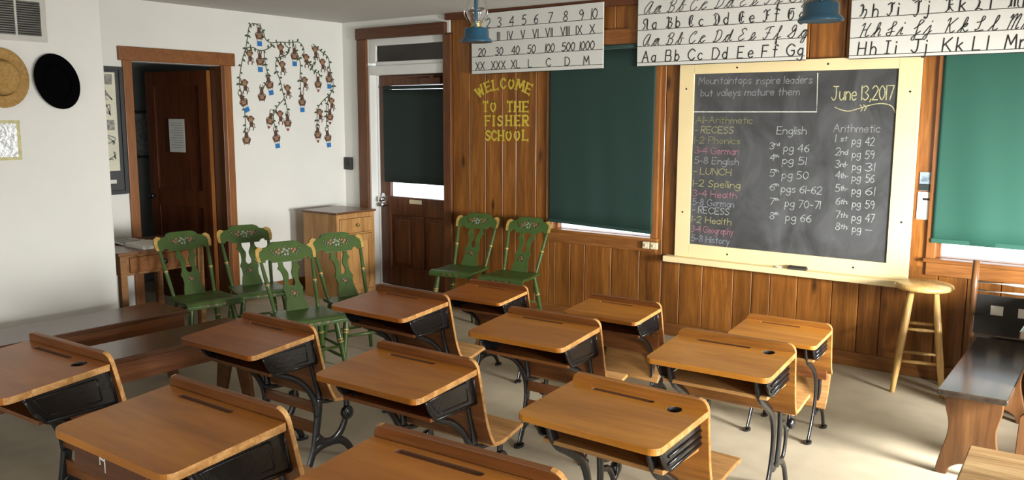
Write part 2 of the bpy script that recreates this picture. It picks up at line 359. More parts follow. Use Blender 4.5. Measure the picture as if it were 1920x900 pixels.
# backing behind the boards, with the window holes left open
for (x0, x1, z0, z1) in ((DX1, MW[0], 0, ZC), (MW[0], MW[1], 0, MW[2]), (MW[0], MW[1], MW[3], ZC), (MW[1], RW[0], 0, ZC), (RW[0], RW[1], 0, RW[2]), (RW[0], RW[1], RW[3], ZC), (RW[1], XR + .15, 0, ZC)):
    b.box(x0, x1, D + .02, D + .15, z0, z1, col=.5)
structure(b.build('wall_back', 'pine_panel'))
structure(MB().box(DX1 + .09, XR, D - .016, D + .002, 0, .10).build('baseboard_back', 'pine_trim', bevel=.004))
b = MB(); b.box(XL, XL + .016, 4.72, D, 0, .13)
structure(b.build('baseboard_left', 'orange_casing', bevel=.004))
structure(MB().box(-5.273, XR, D - .035, D + .002, 2.545, ZC).build('trim_1', 'dark_trim', bevel=.004))
# upper band of darker boards behind the hanging charts
b = MB(); b.box(-4.2, -3.08, D - .022, D + .002, 2.255, 2.37); b.box(-1.22, .14, D - .022, D + .002, 2.25, 2.36)
structure(b.build('trim_2', 'orange_casing', bevel=.004))
# door casing
structure(MB().box(-6.428, -6.30, D - .03, D + .002, 0, 2.425).build('trim_3', 'dark_trim_upright', bevel=.004))
structure(MB().box(-6.428, -5.272, D - .045, D + .002, 2.425, 2.532).build('trim_4', 'dark_trim', bevel=.005))
structure(MB().box(-5.302, -5.211, D - .032, D + .004, 0, 2.425).build('trim_5', 'dark_trim_upright', bevel=.005))
# transom and white jamb
t = MB(); y0, y1 = D + .012, D + .06
for (x0, x1, z0, z1) in ((DX0, -6.207, 2.20, 2.434), (-5.335, DX1 + .01, 2.20, 2.434), (-6.207, -5.335, 2.363, 2.434), (-6.207, -5.335, 2.165, 2.211)): t.box(x0, x1, y0, y1, z0, z1)
t.box(DX0, DX1 + .01, D - .002, D + .15, 2.085, 2.175)
tr = structure(t.build('window_1', 'white_paint', bevel=.006))
structure(MB().box(-6.21, -5.33, D + .035, D + .045, 2.205, 2.37).build('pane', 'dark_pane', tr))
structure(MB().box(DX0 - .005, DX0 + .03, D + .0, D + .16, 0, 2.09).build('trim_6', 'white_paint', bevel=.006))
structure(MB().box(DX0 + .03, DX0 + .048, D + .085, D + .16, 0, 2.09).build('trim_7', 'white_paint', bevel=.004))
# the entrance door, set back in its frame
DY = D + .10
dx0, dx1 = DX0 + .05, DX1 - .002
wx0, wx1, wz0, wz1 = -6.125, -5.36, .905, 1.985
door = MB()
door.box(dx0, wx0, DY, DY + .045, .01, 2.085); door.box(wx1, dx1, DY, DY + .045, .01, 2.085)
door.box(wx0, wx1, DY, DY + .045, .72, wz0); door.box(wx0, wx1, DY, DY + .045, wz1, 2.085); door.box(wx0, wx1, DY, DY + .045, .01, .20)
door.box(-5.83, -5.68, DY, DY + .045, .20, .72)
dr = structure(door.build('door_1', 'door_wood', bevel=.008))
for (x0, x1) in ((wx0, -5.83), (-5.68, wx1)):
    p = MB(); p.box(x0, x1, DY + .022, DY + .03, .20, .72); p.prism(rrect(x0 + .045, x1 - .045, .245, .675, .004), DY + .008, DY + .024, 'y')
    structure(p.build('panel', 'door_wood', dr, bevel=.010))
structure(MB().box(wx0, wx1, DY + .02, DY + .026, wz0, wz1).build('pane', 'pane_clear', dr))
k = MB(); k.prism(rrect(-6.235, -6.185, .80, .93, .02), DY - .012, DY, 'y'); k.xf = Matrix.Translation((-6.21, DY - .012, .87)) @ Matrix.Rotation(math.pi / 2, 4, 'X')
k.lathe([(.0001, .058), (.022, .056), (.030, .044), (.028, .032), (.014, .022), (.012, 0), (.024, 0), (.024, -.004)], 20); k.xf = None
k.tube([(-6.21, DY - .06, .815), (-6.21, DY - .03, .815), (-6.21, DY - .012, .815)], [.018, .022, .024], 14)
structure(k.build('door_handle', 'chrome', dr))
structure(MB().box(-5.86, -5.70, DY - .008, DY, .845, .885).build('name_plate', 'cream_plastic', dr, bevel=.002))
c = MB(); c.box(-5.66, -5.40, DY - .06, DY, 1.99, 2.05); c.box(-5.95, -5.50, DY - .075, DY - .055, 2.06, 2.075); c.box(-5.52, -5.47, DY - .075, DY - .04, 2.045, 2.075)
structure(c.build('door_closer', 'dark_trim', dr, bevel=.006))
# roller shade on the door glass
def shade(name, label, x0, x1, y, z0, z1, mat, waves, hem=True, rollz=.02, slant=0):
    t = thing(name, label, 'window shade', ((x0 + x1) / 2, y, z0))
    hw = (x1 - x0) / 2; H = z1 - z0; n = 60; rows = 10; mb = MB(); vs = []
    for j in range(rows + 1):
        z = H * j / rows
        for i in range(n + 1):
            x = -hw + 2 * hw * i / n
            vs.append((x, waves * (math.sin(x * 9 + .8) + .5 * math.sin(x * 23 + z * 2)) * (1 - .75 * j / rows), z - slant * x / hw * (1 - j / rows)))
    fs = [(j * (n + 1) + i, j * (n + 1) + i + 1, (j + 1) * (n + 1) + i + 1, (j + 1) * (n + 1) + i) for j in range(rows) for i in range(n)]
    mb.add(vs, fs, 0, True)
    o = mb.build('shade_cloth', mat, t)
    m_ = o.modifiers.new('th', 'SOLIDIFY'); m_.thickness = .002
    if hem:
        hb = MB(); hb.prism([(-hw, slant - .002), (hw, -slant - .002), (hw, .026 - slant), (-hw, .026 + slant)], -.006, .004, 'y'); hb.build('hem_bar', mat, t, bevel=.003)
    MB().tube([(-hw, .006, H + rollz), (hw, .006, H + rollz)], .017, 14).build('roller', mat, t)
    return t
shade('roller_shade', 'black-green roller shade pulled down over the glass of the brown entrance door', -6.185, -5.315, DY - .018, 1.045, 1.945, 'shade_black', .0015, False)
# middle and right windows
def window(nm, Wn, sill_ext, seg):
    x0, x1, z0, z1 = Wn; f = MB(); y0, y1 = D + .05, D + .09; s = .026
    f.box(x0, x0 + s, y0, y1, z0, z1); f.box(x1 - s, x1, y0, y1, z0, z1); f.box(x0, x1, y0, y1, z0, z0 + .004); f.box(x0, x1, y0, y1, z1 - s, z1); f.box(x0, x1, y0, y1, (z0 + z1) / 2 - .02, (z0 + z1) / 2 + .02)
    w_ = structure(f.build(nm, 'orange_casing_upright', bevel=.003))
    structure(MB().box(x0 + s, x1 - s, D + .066, D + .072, z0 + .003, z1 - s).build('pane', 'pane_clear', w_))
    structure(MB().box(x0 - .06, x1 + .06, D - sill_ext, D + .09, z0 - .024, z0 + .001).build('sill', 'pine_trim', w_, bevel=.006))
    structure(MB().box(x0 - .045, x1 + .045, D - .018, D + .003, z0 - .11, z0 - .024).build('apron', 'pine_trim', w_, bevel=.004))
    c = MB()
    for xa, xb in ((x0 - .05, x0 + .006), (x1 - .006, x1 + .05)): c.box(xa, xb, D - .02, D + .003, z0, z1 + .03)
    structure(c.build('casing', 'pine_trim_upright', w_, bevel=.004))
    r = MB(); r.box(x0, x0 + .004, D, D + .05, z0, z1); r.box(x1 - .004, x1, D, D + .05, z0, z1)
    structure(r.build('reveal', 'pine_trim_upright', w_))
window('window_2', MW, .028, 0); window('window_3', RW, .045, 0)
shade('roller_shade', 'dark green roller shade drawn nearly to the sill of the window left of the chalkboard', -4.128, -3.148, D - .028, .802, 2.215, 'shade_dark', .003, slant=.014)
shade('roller_shade', 'brighter green roller shade on the window right of the chalkboard, rippled cloth', -1.150, .07, D - .028, .906, 2.215, 'shade_teal_lit', .006)
# hallway beyond the left doorway
HX = -8.25
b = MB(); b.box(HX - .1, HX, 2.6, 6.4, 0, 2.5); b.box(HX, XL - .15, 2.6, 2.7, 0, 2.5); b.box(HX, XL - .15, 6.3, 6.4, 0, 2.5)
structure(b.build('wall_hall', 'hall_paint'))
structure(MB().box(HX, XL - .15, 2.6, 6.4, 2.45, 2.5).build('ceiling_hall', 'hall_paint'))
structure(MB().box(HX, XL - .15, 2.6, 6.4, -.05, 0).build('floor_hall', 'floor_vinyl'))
structure(MB().box(XL - .15, XL + .022, HY0 - .072, HY0 + .004, 0, 2.125).build('trim_8', 'orange_casing_upright', bevel=.004))
structure(MB().box(XL - .15, XL + .022, HY1 - .004, HY1 + .10, 0, 2.125).build('trim_9', 'dark_trim_upright', bevel=.004))
structure(MB().box(XL + .001, XL + .024, HY1 + .03, HY1 + .10, 0, 2.125).build('trim_10', 'orange_casing_upright', bevel=.004))
structure(MB().box(XL - .15, XL + .034, 3.670, 4.735, 2.122, 2.232).build('trim_11', 'orange_casing', bevel=.006))
th = math.radians(81)
hd = MB(); LW = .79
rot = Matrix.Translation((XL - .13, 4.575, 0)) @ Matrix.Rotation(-(math.pi / 2 + th) , 4, 'Z')
# local x runs from hinge to free edge
ax = Vector((-math.sin(th), -math.cos(th), 0)); ay = Vector((math.cos(th), -math.sin(th), 0))
HM = Matrix(((ax.x, ay.x, 0, XL - .14), (ax.y, ay.y, 0, 4.57), (0, 0, 1, 0), (0, 0, 0, 1)))
hd = MB(); hd.xf = HM
s = .11
hd.box(0, s, -.02, .02, .012, 2.085); hd.box(LW - s, LW, -.02, .02, .012, 2.085)
for z0, z1 in ((.012, .22), (.86, 1.02), (1.96, 2.085)): hd.box(s, LW - s, -.02, .02, z0, z1)
hdo = structure(hd.build('door_2', 'hall_door_wood', bevel=.006))
p = MB(); p.xf = HM; p.box(s, LW - s, -.006, .006, .22, .86); p.box(s, LW - s, -.006, .006, 1.02, 1.96)
structure(p.build('panel', 'hall_door_wood', hdo))
e = MB(); e.xf = HM; e.box(-.004, -.0005, -.0195, .0195, .012, 2.085); structure(e.build('door_edge', 'orange_casing_upright', hdo))
k = MB(); k.xf = HM @ Matrix.Translation((LW - .06, .02, .95)) @ Matrix.Rotation(-math.pi / 2, 4, 'X'); k.lathe([(.0001, .06), (.022, .056), (.028, .042), (.022, .028), (.011, .02), (.011, 0)], 16)
structure(k.build('door_handle', 'black_iron', hdo))
n_ = MB(); n_.xf = HM; n_.box(.30, .50, .0205, .0225, 1.36, 1.66); o = n_.build('notice_paper', 'paper', None)
tag(o, 'white typed notice sheet fixed to the open brown hallway door', 'notice')
l_ = MB(); l_.xf = HM
for i in range(11): l_.box(.325, .475 - .03 * (i % 3 == 2), .0226, .0229, 1.62 - i * .022, 1.625 - i * .022)
l_.build('typed_lines', 'paper_grey', o)
pf = thing('picture_frame', 'small dark-framed picture on the dim hallway wall beyond the open door', 'picture', (HX, 4.70, 1.50))
q = MB(); hw_, hh = .16, .235
for (a0, a1, z0, z1) in ((-hw_, -hw_ + .025, -hh, hh), (hw_ - .025, hw_, -hh, hh), (-hw_, hw_, -hh, -hh + .025), (-hw_, hw_, hh - .025, hh)): q.box(.001, .02, a0, a1, z0, z1)
q.build('frame', 'frame_dark', pf, bevel=.003)
MB().box(.001, .008, -hw_ + .02, hw_ - .02, -hh + .02, hh - .02).build('print', 'poster_print', pf)
from mathutils.geometry import tessellate_polygon
# ================================================================ SCHOOL DESKS
W_, DP, HF, HR = .560, .384, .697, .729      # desktop width, depth, front and rear height
SL = (HR - HF) / DP
def carve(mb, cutters, mats, name):
    """a board with grooves or holes cut into it: returns the finished mesh"""
    o = mb.build(name + '_blank', mats); tmp = [o]
    for i, (cm, cmat) in enumerate(cutters):
        c = cm.build('cutter', cmat); tmp.append(c)
        md = o.modifiers.new('cut', 'BOOLEAN'); md.operation = 'DIFFERENCE'; md.object = c; md.solver = 'EXACT'; md.material_mode = 'TRANSFER'
    bv = o.modifiers.new('edge', 'BEVEL'); bv.width = .005; bv.segments = 3; bv.limit_method = 'ANGLE'; bv.angle_limit = math.radians(60)
    dg = bpy.context.evaluated_depsgraph_get(); dg.update()
    me = bpy.data.meshes.new_from_object(o.evaluated_get(dg)); me.name = name
    for x in tmp: bpy.data.objects.remove(x, do_unlink=True)
    return me
SH = Matrix(((1, 0, 0, 0), (0, 1, 0, 0), (0, SL, 1, HF), (0, 0, 0, 1)))     # lays a flat board on the desk's slope
def top_mesh(ink, gold=0):
    t = MB(); t.xf = SH
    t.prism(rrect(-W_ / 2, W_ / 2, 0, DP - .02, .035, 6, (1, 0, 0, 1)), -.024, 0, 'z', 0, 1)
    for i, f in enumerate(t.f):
        if len(f) == 4 and sum(t.v[k].x for k in f) / 4 < W_ / 2 - .012: t.m[i] = 0  # only the right edge stays paler: window light painted in, besides wear
    cut = []
    g = MB(); g.xf = SH; g.prism(rrect(-.175, .085, DP - .062, DP - .042, .0099, 6), -.007, .01, 'z'); cut.append((g, 'groove_dark'))
    if ink: h = MB(); h.xf = SH; h.lathe([(.0001, -.04), (.026, -.04), (.026, .02), (.0001, .02)], 24, (.175, DP - .072, 0)); cut.append((h, 'dark_hole'))
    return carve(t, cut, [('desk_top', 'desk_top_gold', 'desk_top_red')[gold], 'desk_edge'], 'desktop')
TOPS = {(0, 'A'): top_mesh(0), (1, 'A'): top_mesh(1), (0, 'B'): top_mesh(0, 1), (1, 'B'): top_mesh(1, 1), (0, 'R'): top_mesh(0, 2), (1, 'R'): top_mesh(1, 2)}
def meshobj(name, me, parent):
    o = bpy.data.objects.new(name, me); C.objects.link(o); o.parent = parent; return o
BACK = {'A': [(.366, .765), (.374, .735), (.392, .66), (.412, .575), (.433, .49), (.460, .42), (.488, .372)],
        'B': [(.362, .765), (.366, .735), (.374, .66), (.384, .58), (.397, .50), (.412, .45), (.428, .425)]}
SEAT = {'A': [(.500, .362), (.540, .352), (.590, .352), (.640, .362), (.690, .374), (.732, .382)],
        'B': [(.452, .415), (.500, .402), (.560, .402), (.620, .412), (.680, .422), (.730, .424)],
        'F': [(.455, .52), (.482, .46), (.485, .39), (.465, .31), (.430, .235), (.395, .19)]}
FR = .2
def flatbar(mb, pts, rad, x, fl=.6):
    k = 5 * (len(pts) - 1)
    mb.tube([(x, y, z) for y, z in cat_rom(pts, 5)], [rad[0] + (rad[-1] - rad[0]) * i / k for i in range(k + 1)], 12, 0, fl)
def side_frame(kind, x, sgn, fold):
    m = MB()
    if kind == 'A':
        flatbar(m, [(.378, .705), (.395, .60), (.425, .49), (.446, .40), (.446, .32)], (.014, .020), x, .55)
        flatbar(m, [(.148, .585), (.20, .550), (.30, .505), (.375, .44), (.42, .36), (.434, .28)], (.013, .019), x, .55)
        flatbar(m, [(.446, .37), (.438, .28), (.425, .20), (.405, .11), (.362, .012)], (.026, .020), x, .42)
        flatbar(m, [(.425, .175), (.47, .135), (.533, .128), (.585, .16), (.617, .215), (.630, .285), (.626, .335)], (.026, .018), x, .42)
        flatbar(m, [(.40, .10), (.45, .120), (.52, .125), (.59, .11), (.64, .065), (.668, .012)], (.024, .018), x, .42)
        flatbar(m, [(.448, .362), (.49, .345), (.56, .338), (.64, .345), (.71, .360)], (.012, .010), x, .8)
        m.xf = Matrix.Translation((x + sgn * .012, .622, .252)) @ Matrix.Rotation(math.pi / 2, 4, 'Y')
        m.lathe([(.0001, -.016), (.032, -.016), (.036, -.006), (.036, .006), (.031, .014), (.026, .012), (.014, .012), (.010, .018), (.0001, .020)], 22)
        m.xf = None; feet = (.362, .668)
    else:
        flatbar(m, [(.092, .690), (.106, .625), (.148, .560), (.225, .510), (.305, .452), (.350, .37), (.356, .28), (.332, .18), (.280, .08), (.235, .012)], (.024, .018), x, .5)
        flatbar(m, [(.372, .705), (.400, .62), (.425, .52), (.440, .42), (.446, .34), (.440, .25), (.418, .16)], (.018, .020), x, .55)
        flatbar(m, [(.452, .36), (.505, .345), (.545, .28), (.525, .19), (.470, .165), (.43, .19)], (.014, .014), x, .6)
        flatbar(m, [(.335, .20), (.375, .165), (.43, .18), (.49, .165), (.545, .11), (.585, .012)], (.017, .018), x, .55)
        flatbar(m, [(.446, .40), (.50, .388), (.57, .386), (.66, .396)], (.012, .010), x, .8)
        m.xf = Matrix.Translation((x + sgn * .012, .585, .32)) @ Matrix.Rotation(math.pi / 2, 4, 'Y')
        m.lathe([(.0001, -.014), (.026, -.014), (.028, 0), (.024, .012), (.010, .012), (.0001, .018)], 18); m.xf = None
        flatbar(m, [(.545, .28), (.575, .31), (.59, .36), (.60, .385)], (.015, .013), x, .6)
        feet = (.235, .585)
    for fy in feet: m.prism([(x + .024 * math.cos(a * math.pi / 6), fy + .038 * math.sin(a * math.pi / 6)) for a in range(12)], 0, .012, 'z')
    return m
def make_desk(name, kind, ink, fold, variant_front=False, red=0):
    t = thing(name, '', 'desk')
    meshobj('desktop', TOPS[(ink, 'R' if red else kind)], t)
    # lip + back panel in one bent board, round-shouldered
    prof = [tuple(p) for p in cat_rom(BACK[kind], 5)]; th = .017
    pb = MB(); n = len(prof); hw = W_ / 2; K = 7; rc = .04
    rows = []
    dist = 0
    for i, (y, z) in enumerate(prof):
        a = Vector(prof[max(i - 1, 0)]); c = Vector(prof[min(i + 1, n - 1)]); tt = (c - a).normalized(); nn = Vector((-tt.y, tt.x)) * th / 2
        if i: dist += (Vector(prof[i]) - Vector(prof[i - 1])).length
        inset = rc - math.sqrt(max(rc * rc - (rc - min(dist, rc)) ** 2, 0)) if dist < rc else 0
        rows.append((y, z, nn.x, nn.y, hw - inset * .9))
    vs = []
    for (y, z, ny, nz, h) in rows: vs += [(-h, y + ny, z + nz), (h, y + ny, z + nz), (h, y - ny, z - nz), (-h, y - ny, z - nz)]
    fs = []; ms = []
    for i in range(n - 1):
        b = 4 * i
        for q in range(4): fs.append((b + q, b + (q + 1) % 4, b + 4 + (q + 1) % 4, b + 4 + q)); ms.append(1 if q in (1, 3) else 0)
    fs += [(0, 1, 2, 3), (4 * n - 4, 4 * n - 3, 4 * n - 2, 4 * n - 1)]; ms += [0, 0]
    for f, mm in zip(fs, ms): pb.f.append(f); pb.m.append(mm); pb.s.append(False); pb.c.append(.5)
    pb.v = [Vector(v) for v in vs]
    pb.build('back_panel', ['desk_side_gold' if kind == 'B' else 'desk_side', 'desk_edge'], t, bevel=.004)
    sp = SEAT['F' if fold else kind]
    sm = MB(); sm.sheet([tuple(p) for p in cat_rom(sp, 5)], .018, -.255, .255, 'x')
    for i, f in enumerate(sm.f):
        if len(f) > 4: sm.m[i] = 1
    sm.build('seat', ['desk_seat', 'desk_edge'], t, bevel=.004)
    if fold:
        rail = MB(); rail.box(-.25, .25, .405, .425, .38, .53); rail.build('seat_rail', 'desk_side', t, bevel=.004)
    elif kind == 'A':
        rail = MB(); rail.sheet([(.425, .30), (.432, .33), (.440, .35)], .016, -.19, .19, 'x'); rail.build('seat_rail', 'desk_side', t, bevel=.003)
    # book box: two iron side plates, wooden shelf
    if kind == 'A': pl = [(.075, HF + .075 * SL - .026), (.088, .660), (.112, .612), (.150, .572), (.400, .572), (.380, HR - .026)]
    else: pl = [(.062, HF + .062 * SL - .026), (.076, .650), (.110, .600), (.150, .578), (.385, .600), (.378, HR - .026)]
    for s in (-1, 1):
        p = MB(); x = s * .245
        p.prism(pl, x - .005, x + .005, 'x')
        cx = sum(a for a, b in pl) / len(pl); cz = sum(b for a, b in pl) / len(pl)
        for q in range(len(pl)):
            a, c = pl[q], pl[(q + 1) % len(pl)]
            p.tube([(x + s * .004, a[0], a[1]), (x + s * .004, c[0], c[1])], .0075, 8, flat=.8)
        ins = [(cx + (a - cx) * .72, cz + (b - cz) * .62) for a, b in pl]
        if kind == 'A':
            for q in range(len(ins)):
                a, c = ins[q], ins[(q + 1) % len(ins)]
                p.tube([(x + s * .005, a[0], a[1]), (x + s * .005, c[0], c[1])], .003, 6)
        else:
            for dz in (-.012, .014): p.tube([(x + s * .006, .13, .615 + dz), (x + s * .006, .375, .635 + dz)], .005, 6)
        p.build('side_plate', 'black_iron', t)
        side_frame(kind, s * FR, s, fold).build('side_frame', 'black_iron', t)
    sh = MB(); sh.box(-.24, .24, .125 if kind == 'A' else .115, .392, .566, .582); sh.build('book_shelf', 'desk_side' if kind == 'A' else 'desk_seat', t, bevel=.002)
    if variant_front:
        f = MB(); f.box(-.24, .125, .040, .056, .578, HF - .026); f.build('apron', 'dark_trim', t, bevel=.003)
        cm = MB()
        for st in ([(-.10, .655), (-.10, .622)], [(-.10, .640), (-.075, .636)], [(-.075, .652), (-.075, .605)]):
            ribbon(cm, st, .006, lambda v: (v.x, .0395, v.y))
        cm.build('chalk_mark', 'chalk_bright', t)
    else:
        bk = MB(); bk.box(-.24, .24, .384, .390, .582, HR - .03); bk.build('box_back', 'desk_side', t)
    if kind == 'A': br = MB(); br.box(-FR, FR, .428, .442, .185, .245); br.build('cross_brace', 'desk_side', t, bevel=.003)
    return t
PROTO = {}
DESKS = [  # x, y, yaw, scale, kind, inkwell, folded seat, front, label
 (-3.360, 1.195, .040, 1.069, 'A', 1, 0, 0, 'dark-topped school desk with an inkwell at the left edge, in front of the long benches'),
 (-2.323, 1.171, .013, 1.089, 'A', 0, 0, 1, 'honey-topped school desk nearest the left front, white chalk mark on its dark front board'),
 (-1.370, 1.230, .055, 1.115, 'A', 0, 0, 0, 'orange school desk nearest the camera, cut off by the bottom edge of the photo'),
 (-3.322, 2.197, .011, .964, 'A', 0, 0, 0, 'school desk overlapping the end of the lower long bench, before the green chairs'),
 (-2.351, 2.182, .026, .979, 'A', 0, 0, 0, 'honey school desk with a scratched black side plate, in the centre of the room'),
 (-1.434, 2.287, -.014, .986, 'B', 1, 0, 0, 'pale honey school desk with an empty round inkwell hole, front of the right-hand column'),
 (-3.273, 3.067, .013, .976, 'A', 0, 0, 0, 'school desk beside the green chair that stands before the oak cabinet'),
 (-2.340, 3.109, .040, .964, 'A', 0, 0, 0, 'middle school desk directly beyond the scratched one, second from the paneled wall'),
 (-1.440, 3.230, .041, .967, 'B', 1, 0, 0, 'bright honey school desk with inkwell hole, just before the folded-seat desk'),
 (-3.353, 4.014, .050, .832, 'A', 0, 1, 0, 'small school desk in front of the two green chairs by the paneled wall'),
 (-2.452, 4.059, .025, .842, 'A', 0, 1, 0, 'small school desk below the window left of the chalkboard, closest to the wainscot'),
 (-1.527, 4.212, .032, .822, 'B', 0, 1, 0, 'small school desk under the chalkboard with its seat folded up'),
]
for (x, y, a, s, kind, ink, fold, vf, lab) in DESKS:
    key = (kind, ink, fold, vf)
    if x < -3 and kind == 'A': key = key + (1,)
    if key not in PROTO: t = PROTO[key] = make_desk('school_desk', *key)
    else: t = copy_tree(PROTO[key])
    t.location = (x, y, 0); t.rotation_euler = (0, 0, a); t.scale = (s, s, s)
    tag(t, lab, 'desk', 'old wood and iron school desks in rows')

# ================================================================ GREEN PAINTED CHAIRS (front of the chair is local +y)
def band_tube(m, pts, rads, bands):
    """turned stick: a green tube with gold rings"""
    P = [Vector(p) for p in pts]; n = 16; path = []; rr = []; mats = []
    def at_(t):
        i = min(int(t * (len(P) - 1)), len(P) - 2); u_ = t * (len(P) - 1) - i; return P[i].lerp(P[i + 1], u_), rads[i] + (rads[i + 1] - rads[i]) * u_
    ts = sorted(set([i / n for i in range(n + 1)] + [b + d for b in bands for d in (-.016, .016)]))
    for t in ts:
        p, r = at_(min(max(t, 0), 1)); g = any(abs(t - b) < .02 for b in bands); path.append(p); rr.append(r * (1.08 if g else 1))
    for i in range(len(ts) - 1):
        mid = (ts[i] + ts[i + 1]) / 2; mats.append(1 if any(abs(mid - b) < .014 for b in bands) else 0)
    m.tube(path, rr, 12, mats=mats)
def back_y(z): return -.150 - .49 * (z - .42)        # the leaning plane of the back
CREST = [(x * 1.03, .730 + (z - .762) * 1.09) for x, z in [(-.150, .757), (-.143, .772), (-.118, .770), (-.100, .752), (.100, .752), (.118, .770), (.143, .772), (.150, .757), (.198, .760), (.205, .80), (.200, .835), (.176, .850), (.150, .842), (.118, .846), (.105, .862), (.075, .872), (-.075, .872), (-.105, .862), (-.118, .846), (-.150, .842), (-.176, .850), (-.200, .835), (-.205, .80), (-.198, .760)]]
def leaned(pts, th, mb, mat, off=0, bow=.05):
    """cut-out in the plane of the back, bowed backwards in the middle"""
    n = len(pts); fr = []; bk = []
    for x, z in pts:
        y = back_y(z) - bow * (1 - (x / .21) ** 2) * (1 if bow else 0) + bow
        fr.append((x, y - bow * .5 + off + th, z)); bk.append((x, y - bow * .5 + off, z))
    return fr, bk
def cut_board(mb, pts, th, mat, off=0, bow=.012):
    fr, bk = leaned(pts, th, mb, mat, off, bow); n = len(pts)
    tris = [tuple(t) for t in tessellate_polygon([[Vector((p[0], p[1], 0)) for p in pts]])]
    mb.add(fr + bk, tris + [tuple(i + n for i in reversed(t)) for t in tris] + [(i, (i + 1) % n, n + (i + 1) % n, n + i) for i in range(n)], mat)
def make_chair():
    t = thing('painted_chair', '', 'chair')
    # plank seat with rolled front
    prof = [(-.185, .412), (-.12, .414), (.0, .410), (.10, .412), (.155, .417), (.185, .410), (.200, .390), (.198, .368)]
    s = MB(); n = len(prof); vs = []
    for k, (y, z) in enumerate(prof):
        hw = .180 + (.205 - .180) * min((y + .185) / .37, 1)
        a = Vector(prof[max(k - 1, 0)]); c = Vector(prof[min(k + 1, n - 1)]); tt = (c - a).normalized(); ny, nz = tt.y * .026, -tt.x * .026
        vs += [(-hw, y, z), (hw, y, z), (hw - .008, y + ny, z + nz), (-hw + .008, y + ny, z + nz)]
    fs = [(0, 1, 2, 3), tuple(4 * n - 4 + q for q in range(4))]
    for k in range(n - 1):
        for q in range(4): fs.append((4 * k + q, 4 * k + (q + 1) % 4, 4 * k + 4 + (q + 1) % 4, 4 * k + 4 + q))
    s.add(vs, fs, 0); so = s.build('seat', 'green_paint', t, bevel=.007, seg=3)
    d = MB()
    for i in range(7):
        a = -.09 + .03 * i; d.add([(a - .012, .2005, .388), (a, .2015, .398), (a + .012, .2005, .390), (a, .2012, .378)], [(0, 1, 2, 3)], i % 2)
    d.build('painted_leaves', ['leaf_dark', 'fruit_red'], so)
    c = MB(); cut_board(c, CREST, .020, 0, 0, 0); co = c.build('crest_rail', ['green_paint', 'gold_paint'], t, bevel=.003)
    for sg in (-1, 1):
        g = MB()
        pts = [(sg * x * 1.03, .730 + (z - .762) * 1.09) for x, z in ((.150, .843), (.176, .851), (.201, .836), (.206, .80), (.199, .763), (.178, .765), (.184, .80), (.178, .822), (.160, .832))]
        cut_board(g, pts, .004, 0, .0185, 0); g.build('gold_scroll', 'gold_paint', co)
    fr = MB(); random.seed(3)
    def blob(x, z, r, m_):
        y = back_y(z) + .0205
        fr.ball((x, y, z), r, 8, m_, (1, .25, 1))
    for i in range(16): blob(random.uniform(-.028, .030), .782 + random.uniform(-.02, .026), .0065, 0)
    for x, z in ((-.052, .778), (-.066, .792), (.052, .776), (.066, .785), (-.045, .798), (.045, .800)): blob(x, z, .012, 1)
    for x, z in ((-.088, .785), (-.10, .80), (.088, .782), (.10, .798), (-.075, .77), (.078, .768), (0, .818), (-.03, .758), (.032, .760)): blob(x, z, .011, 2)
    fr.build('painted_fruit', ['fruit_grey', 'fruit_red', 'leaf_dark'], co)
    # fiddle splat with keyhole
    L = [(.066, .762), (.066, .725), (.078, .705), (.064, .688), (.052, .655), (.055, .60), (.070, .565), (.062, .54), (.060, .50), (.068, .47), (.078, .415)]
    I = [(.034, .762), (.034, .725), (.024, .70), (.013, .675), (.014, .645), (.022, .618), (.021, .596), (.009, .580)]
    def smooth(p): return [(v[0], .415 + (v[1] - .415) * .905) for v in cat_rom(p, 3)]
    Ls, Is = smooth(L), smooth(I)
    outline = Ls + [(-x, z) for x, z in reversed(Ls)] + [(-x, z) for x, z in Is] + [(x, z) for x, z in reversed(Is)]
    sp = MB(); cut_board(sp, outline, .012, 0, .002, 0); spo = sp.build('splat', 'green_paint', t)
    f2 = MB()
    for x, z, r, m_ in ((0, .515, .015, 1), (.012, .528, .011, 1), (-.022, .52, .011, 2), (.024, .507, .011, 2), (-.012, .497, .011, 2), (.0, .540, .009, 2)):
        y = back_y(z) + .0145; f2.ball((x, y, z), r, 8, m_, (1, .2, 1))
    f2.build('painted_flower', ['fruit_grey', 'fruit_red', 'leaf_dark'], spo)
    for sg in (-1, 1):
        m = MB(); top = (sg * .182, back_y(.745) + .010, .745); bot = (sg * .150, -.150, .405)
        band_tube(m, [top, Vector(top).lerp(Vector(bot), .5), bot], [.0105, .0145, .012], [.48]); m.build('back_post', ['green_paint', 'gold_paint'], t)
    ft = {}
    for sx in (-1, 1):
        for sy in (-1, 1):
            a = Vector((sx * .145, sy * .125, .395)); f_ = Vector((sx * .200, sy * .185 - .005, 0)); ft[(sx, sy)] = (a, f_)
            m = MB(); band_tube(m, [a, a.lerp(f_, .35), a.lerp(f_, .6), f_], [.015, .020, .0165, .0115], [.36, .42] if sy > 0 else [.40]); m.build('leg', ['green_paint', 'gold_paint'], t)
    def P(k, z): a, f_ = ft[k]; return a.lerp(f_, 1 - z / .395)
    for k1, k2, z in (((-1, 1), (1, 1), .20), ((-1, -1), (1, -1), .17), ((-1, 1), (-1, -1), .125), ((1, 1), (1, -1), .125)):
        m = MB(); a, c_ = P(k1, z), P(k2, z); m.tube([a, a.lerp(c_, .5), c_], [.008, .012, .008], 10); m.build('stretcher', 'green_paint', t)
    return t
ch0 = make_chair()
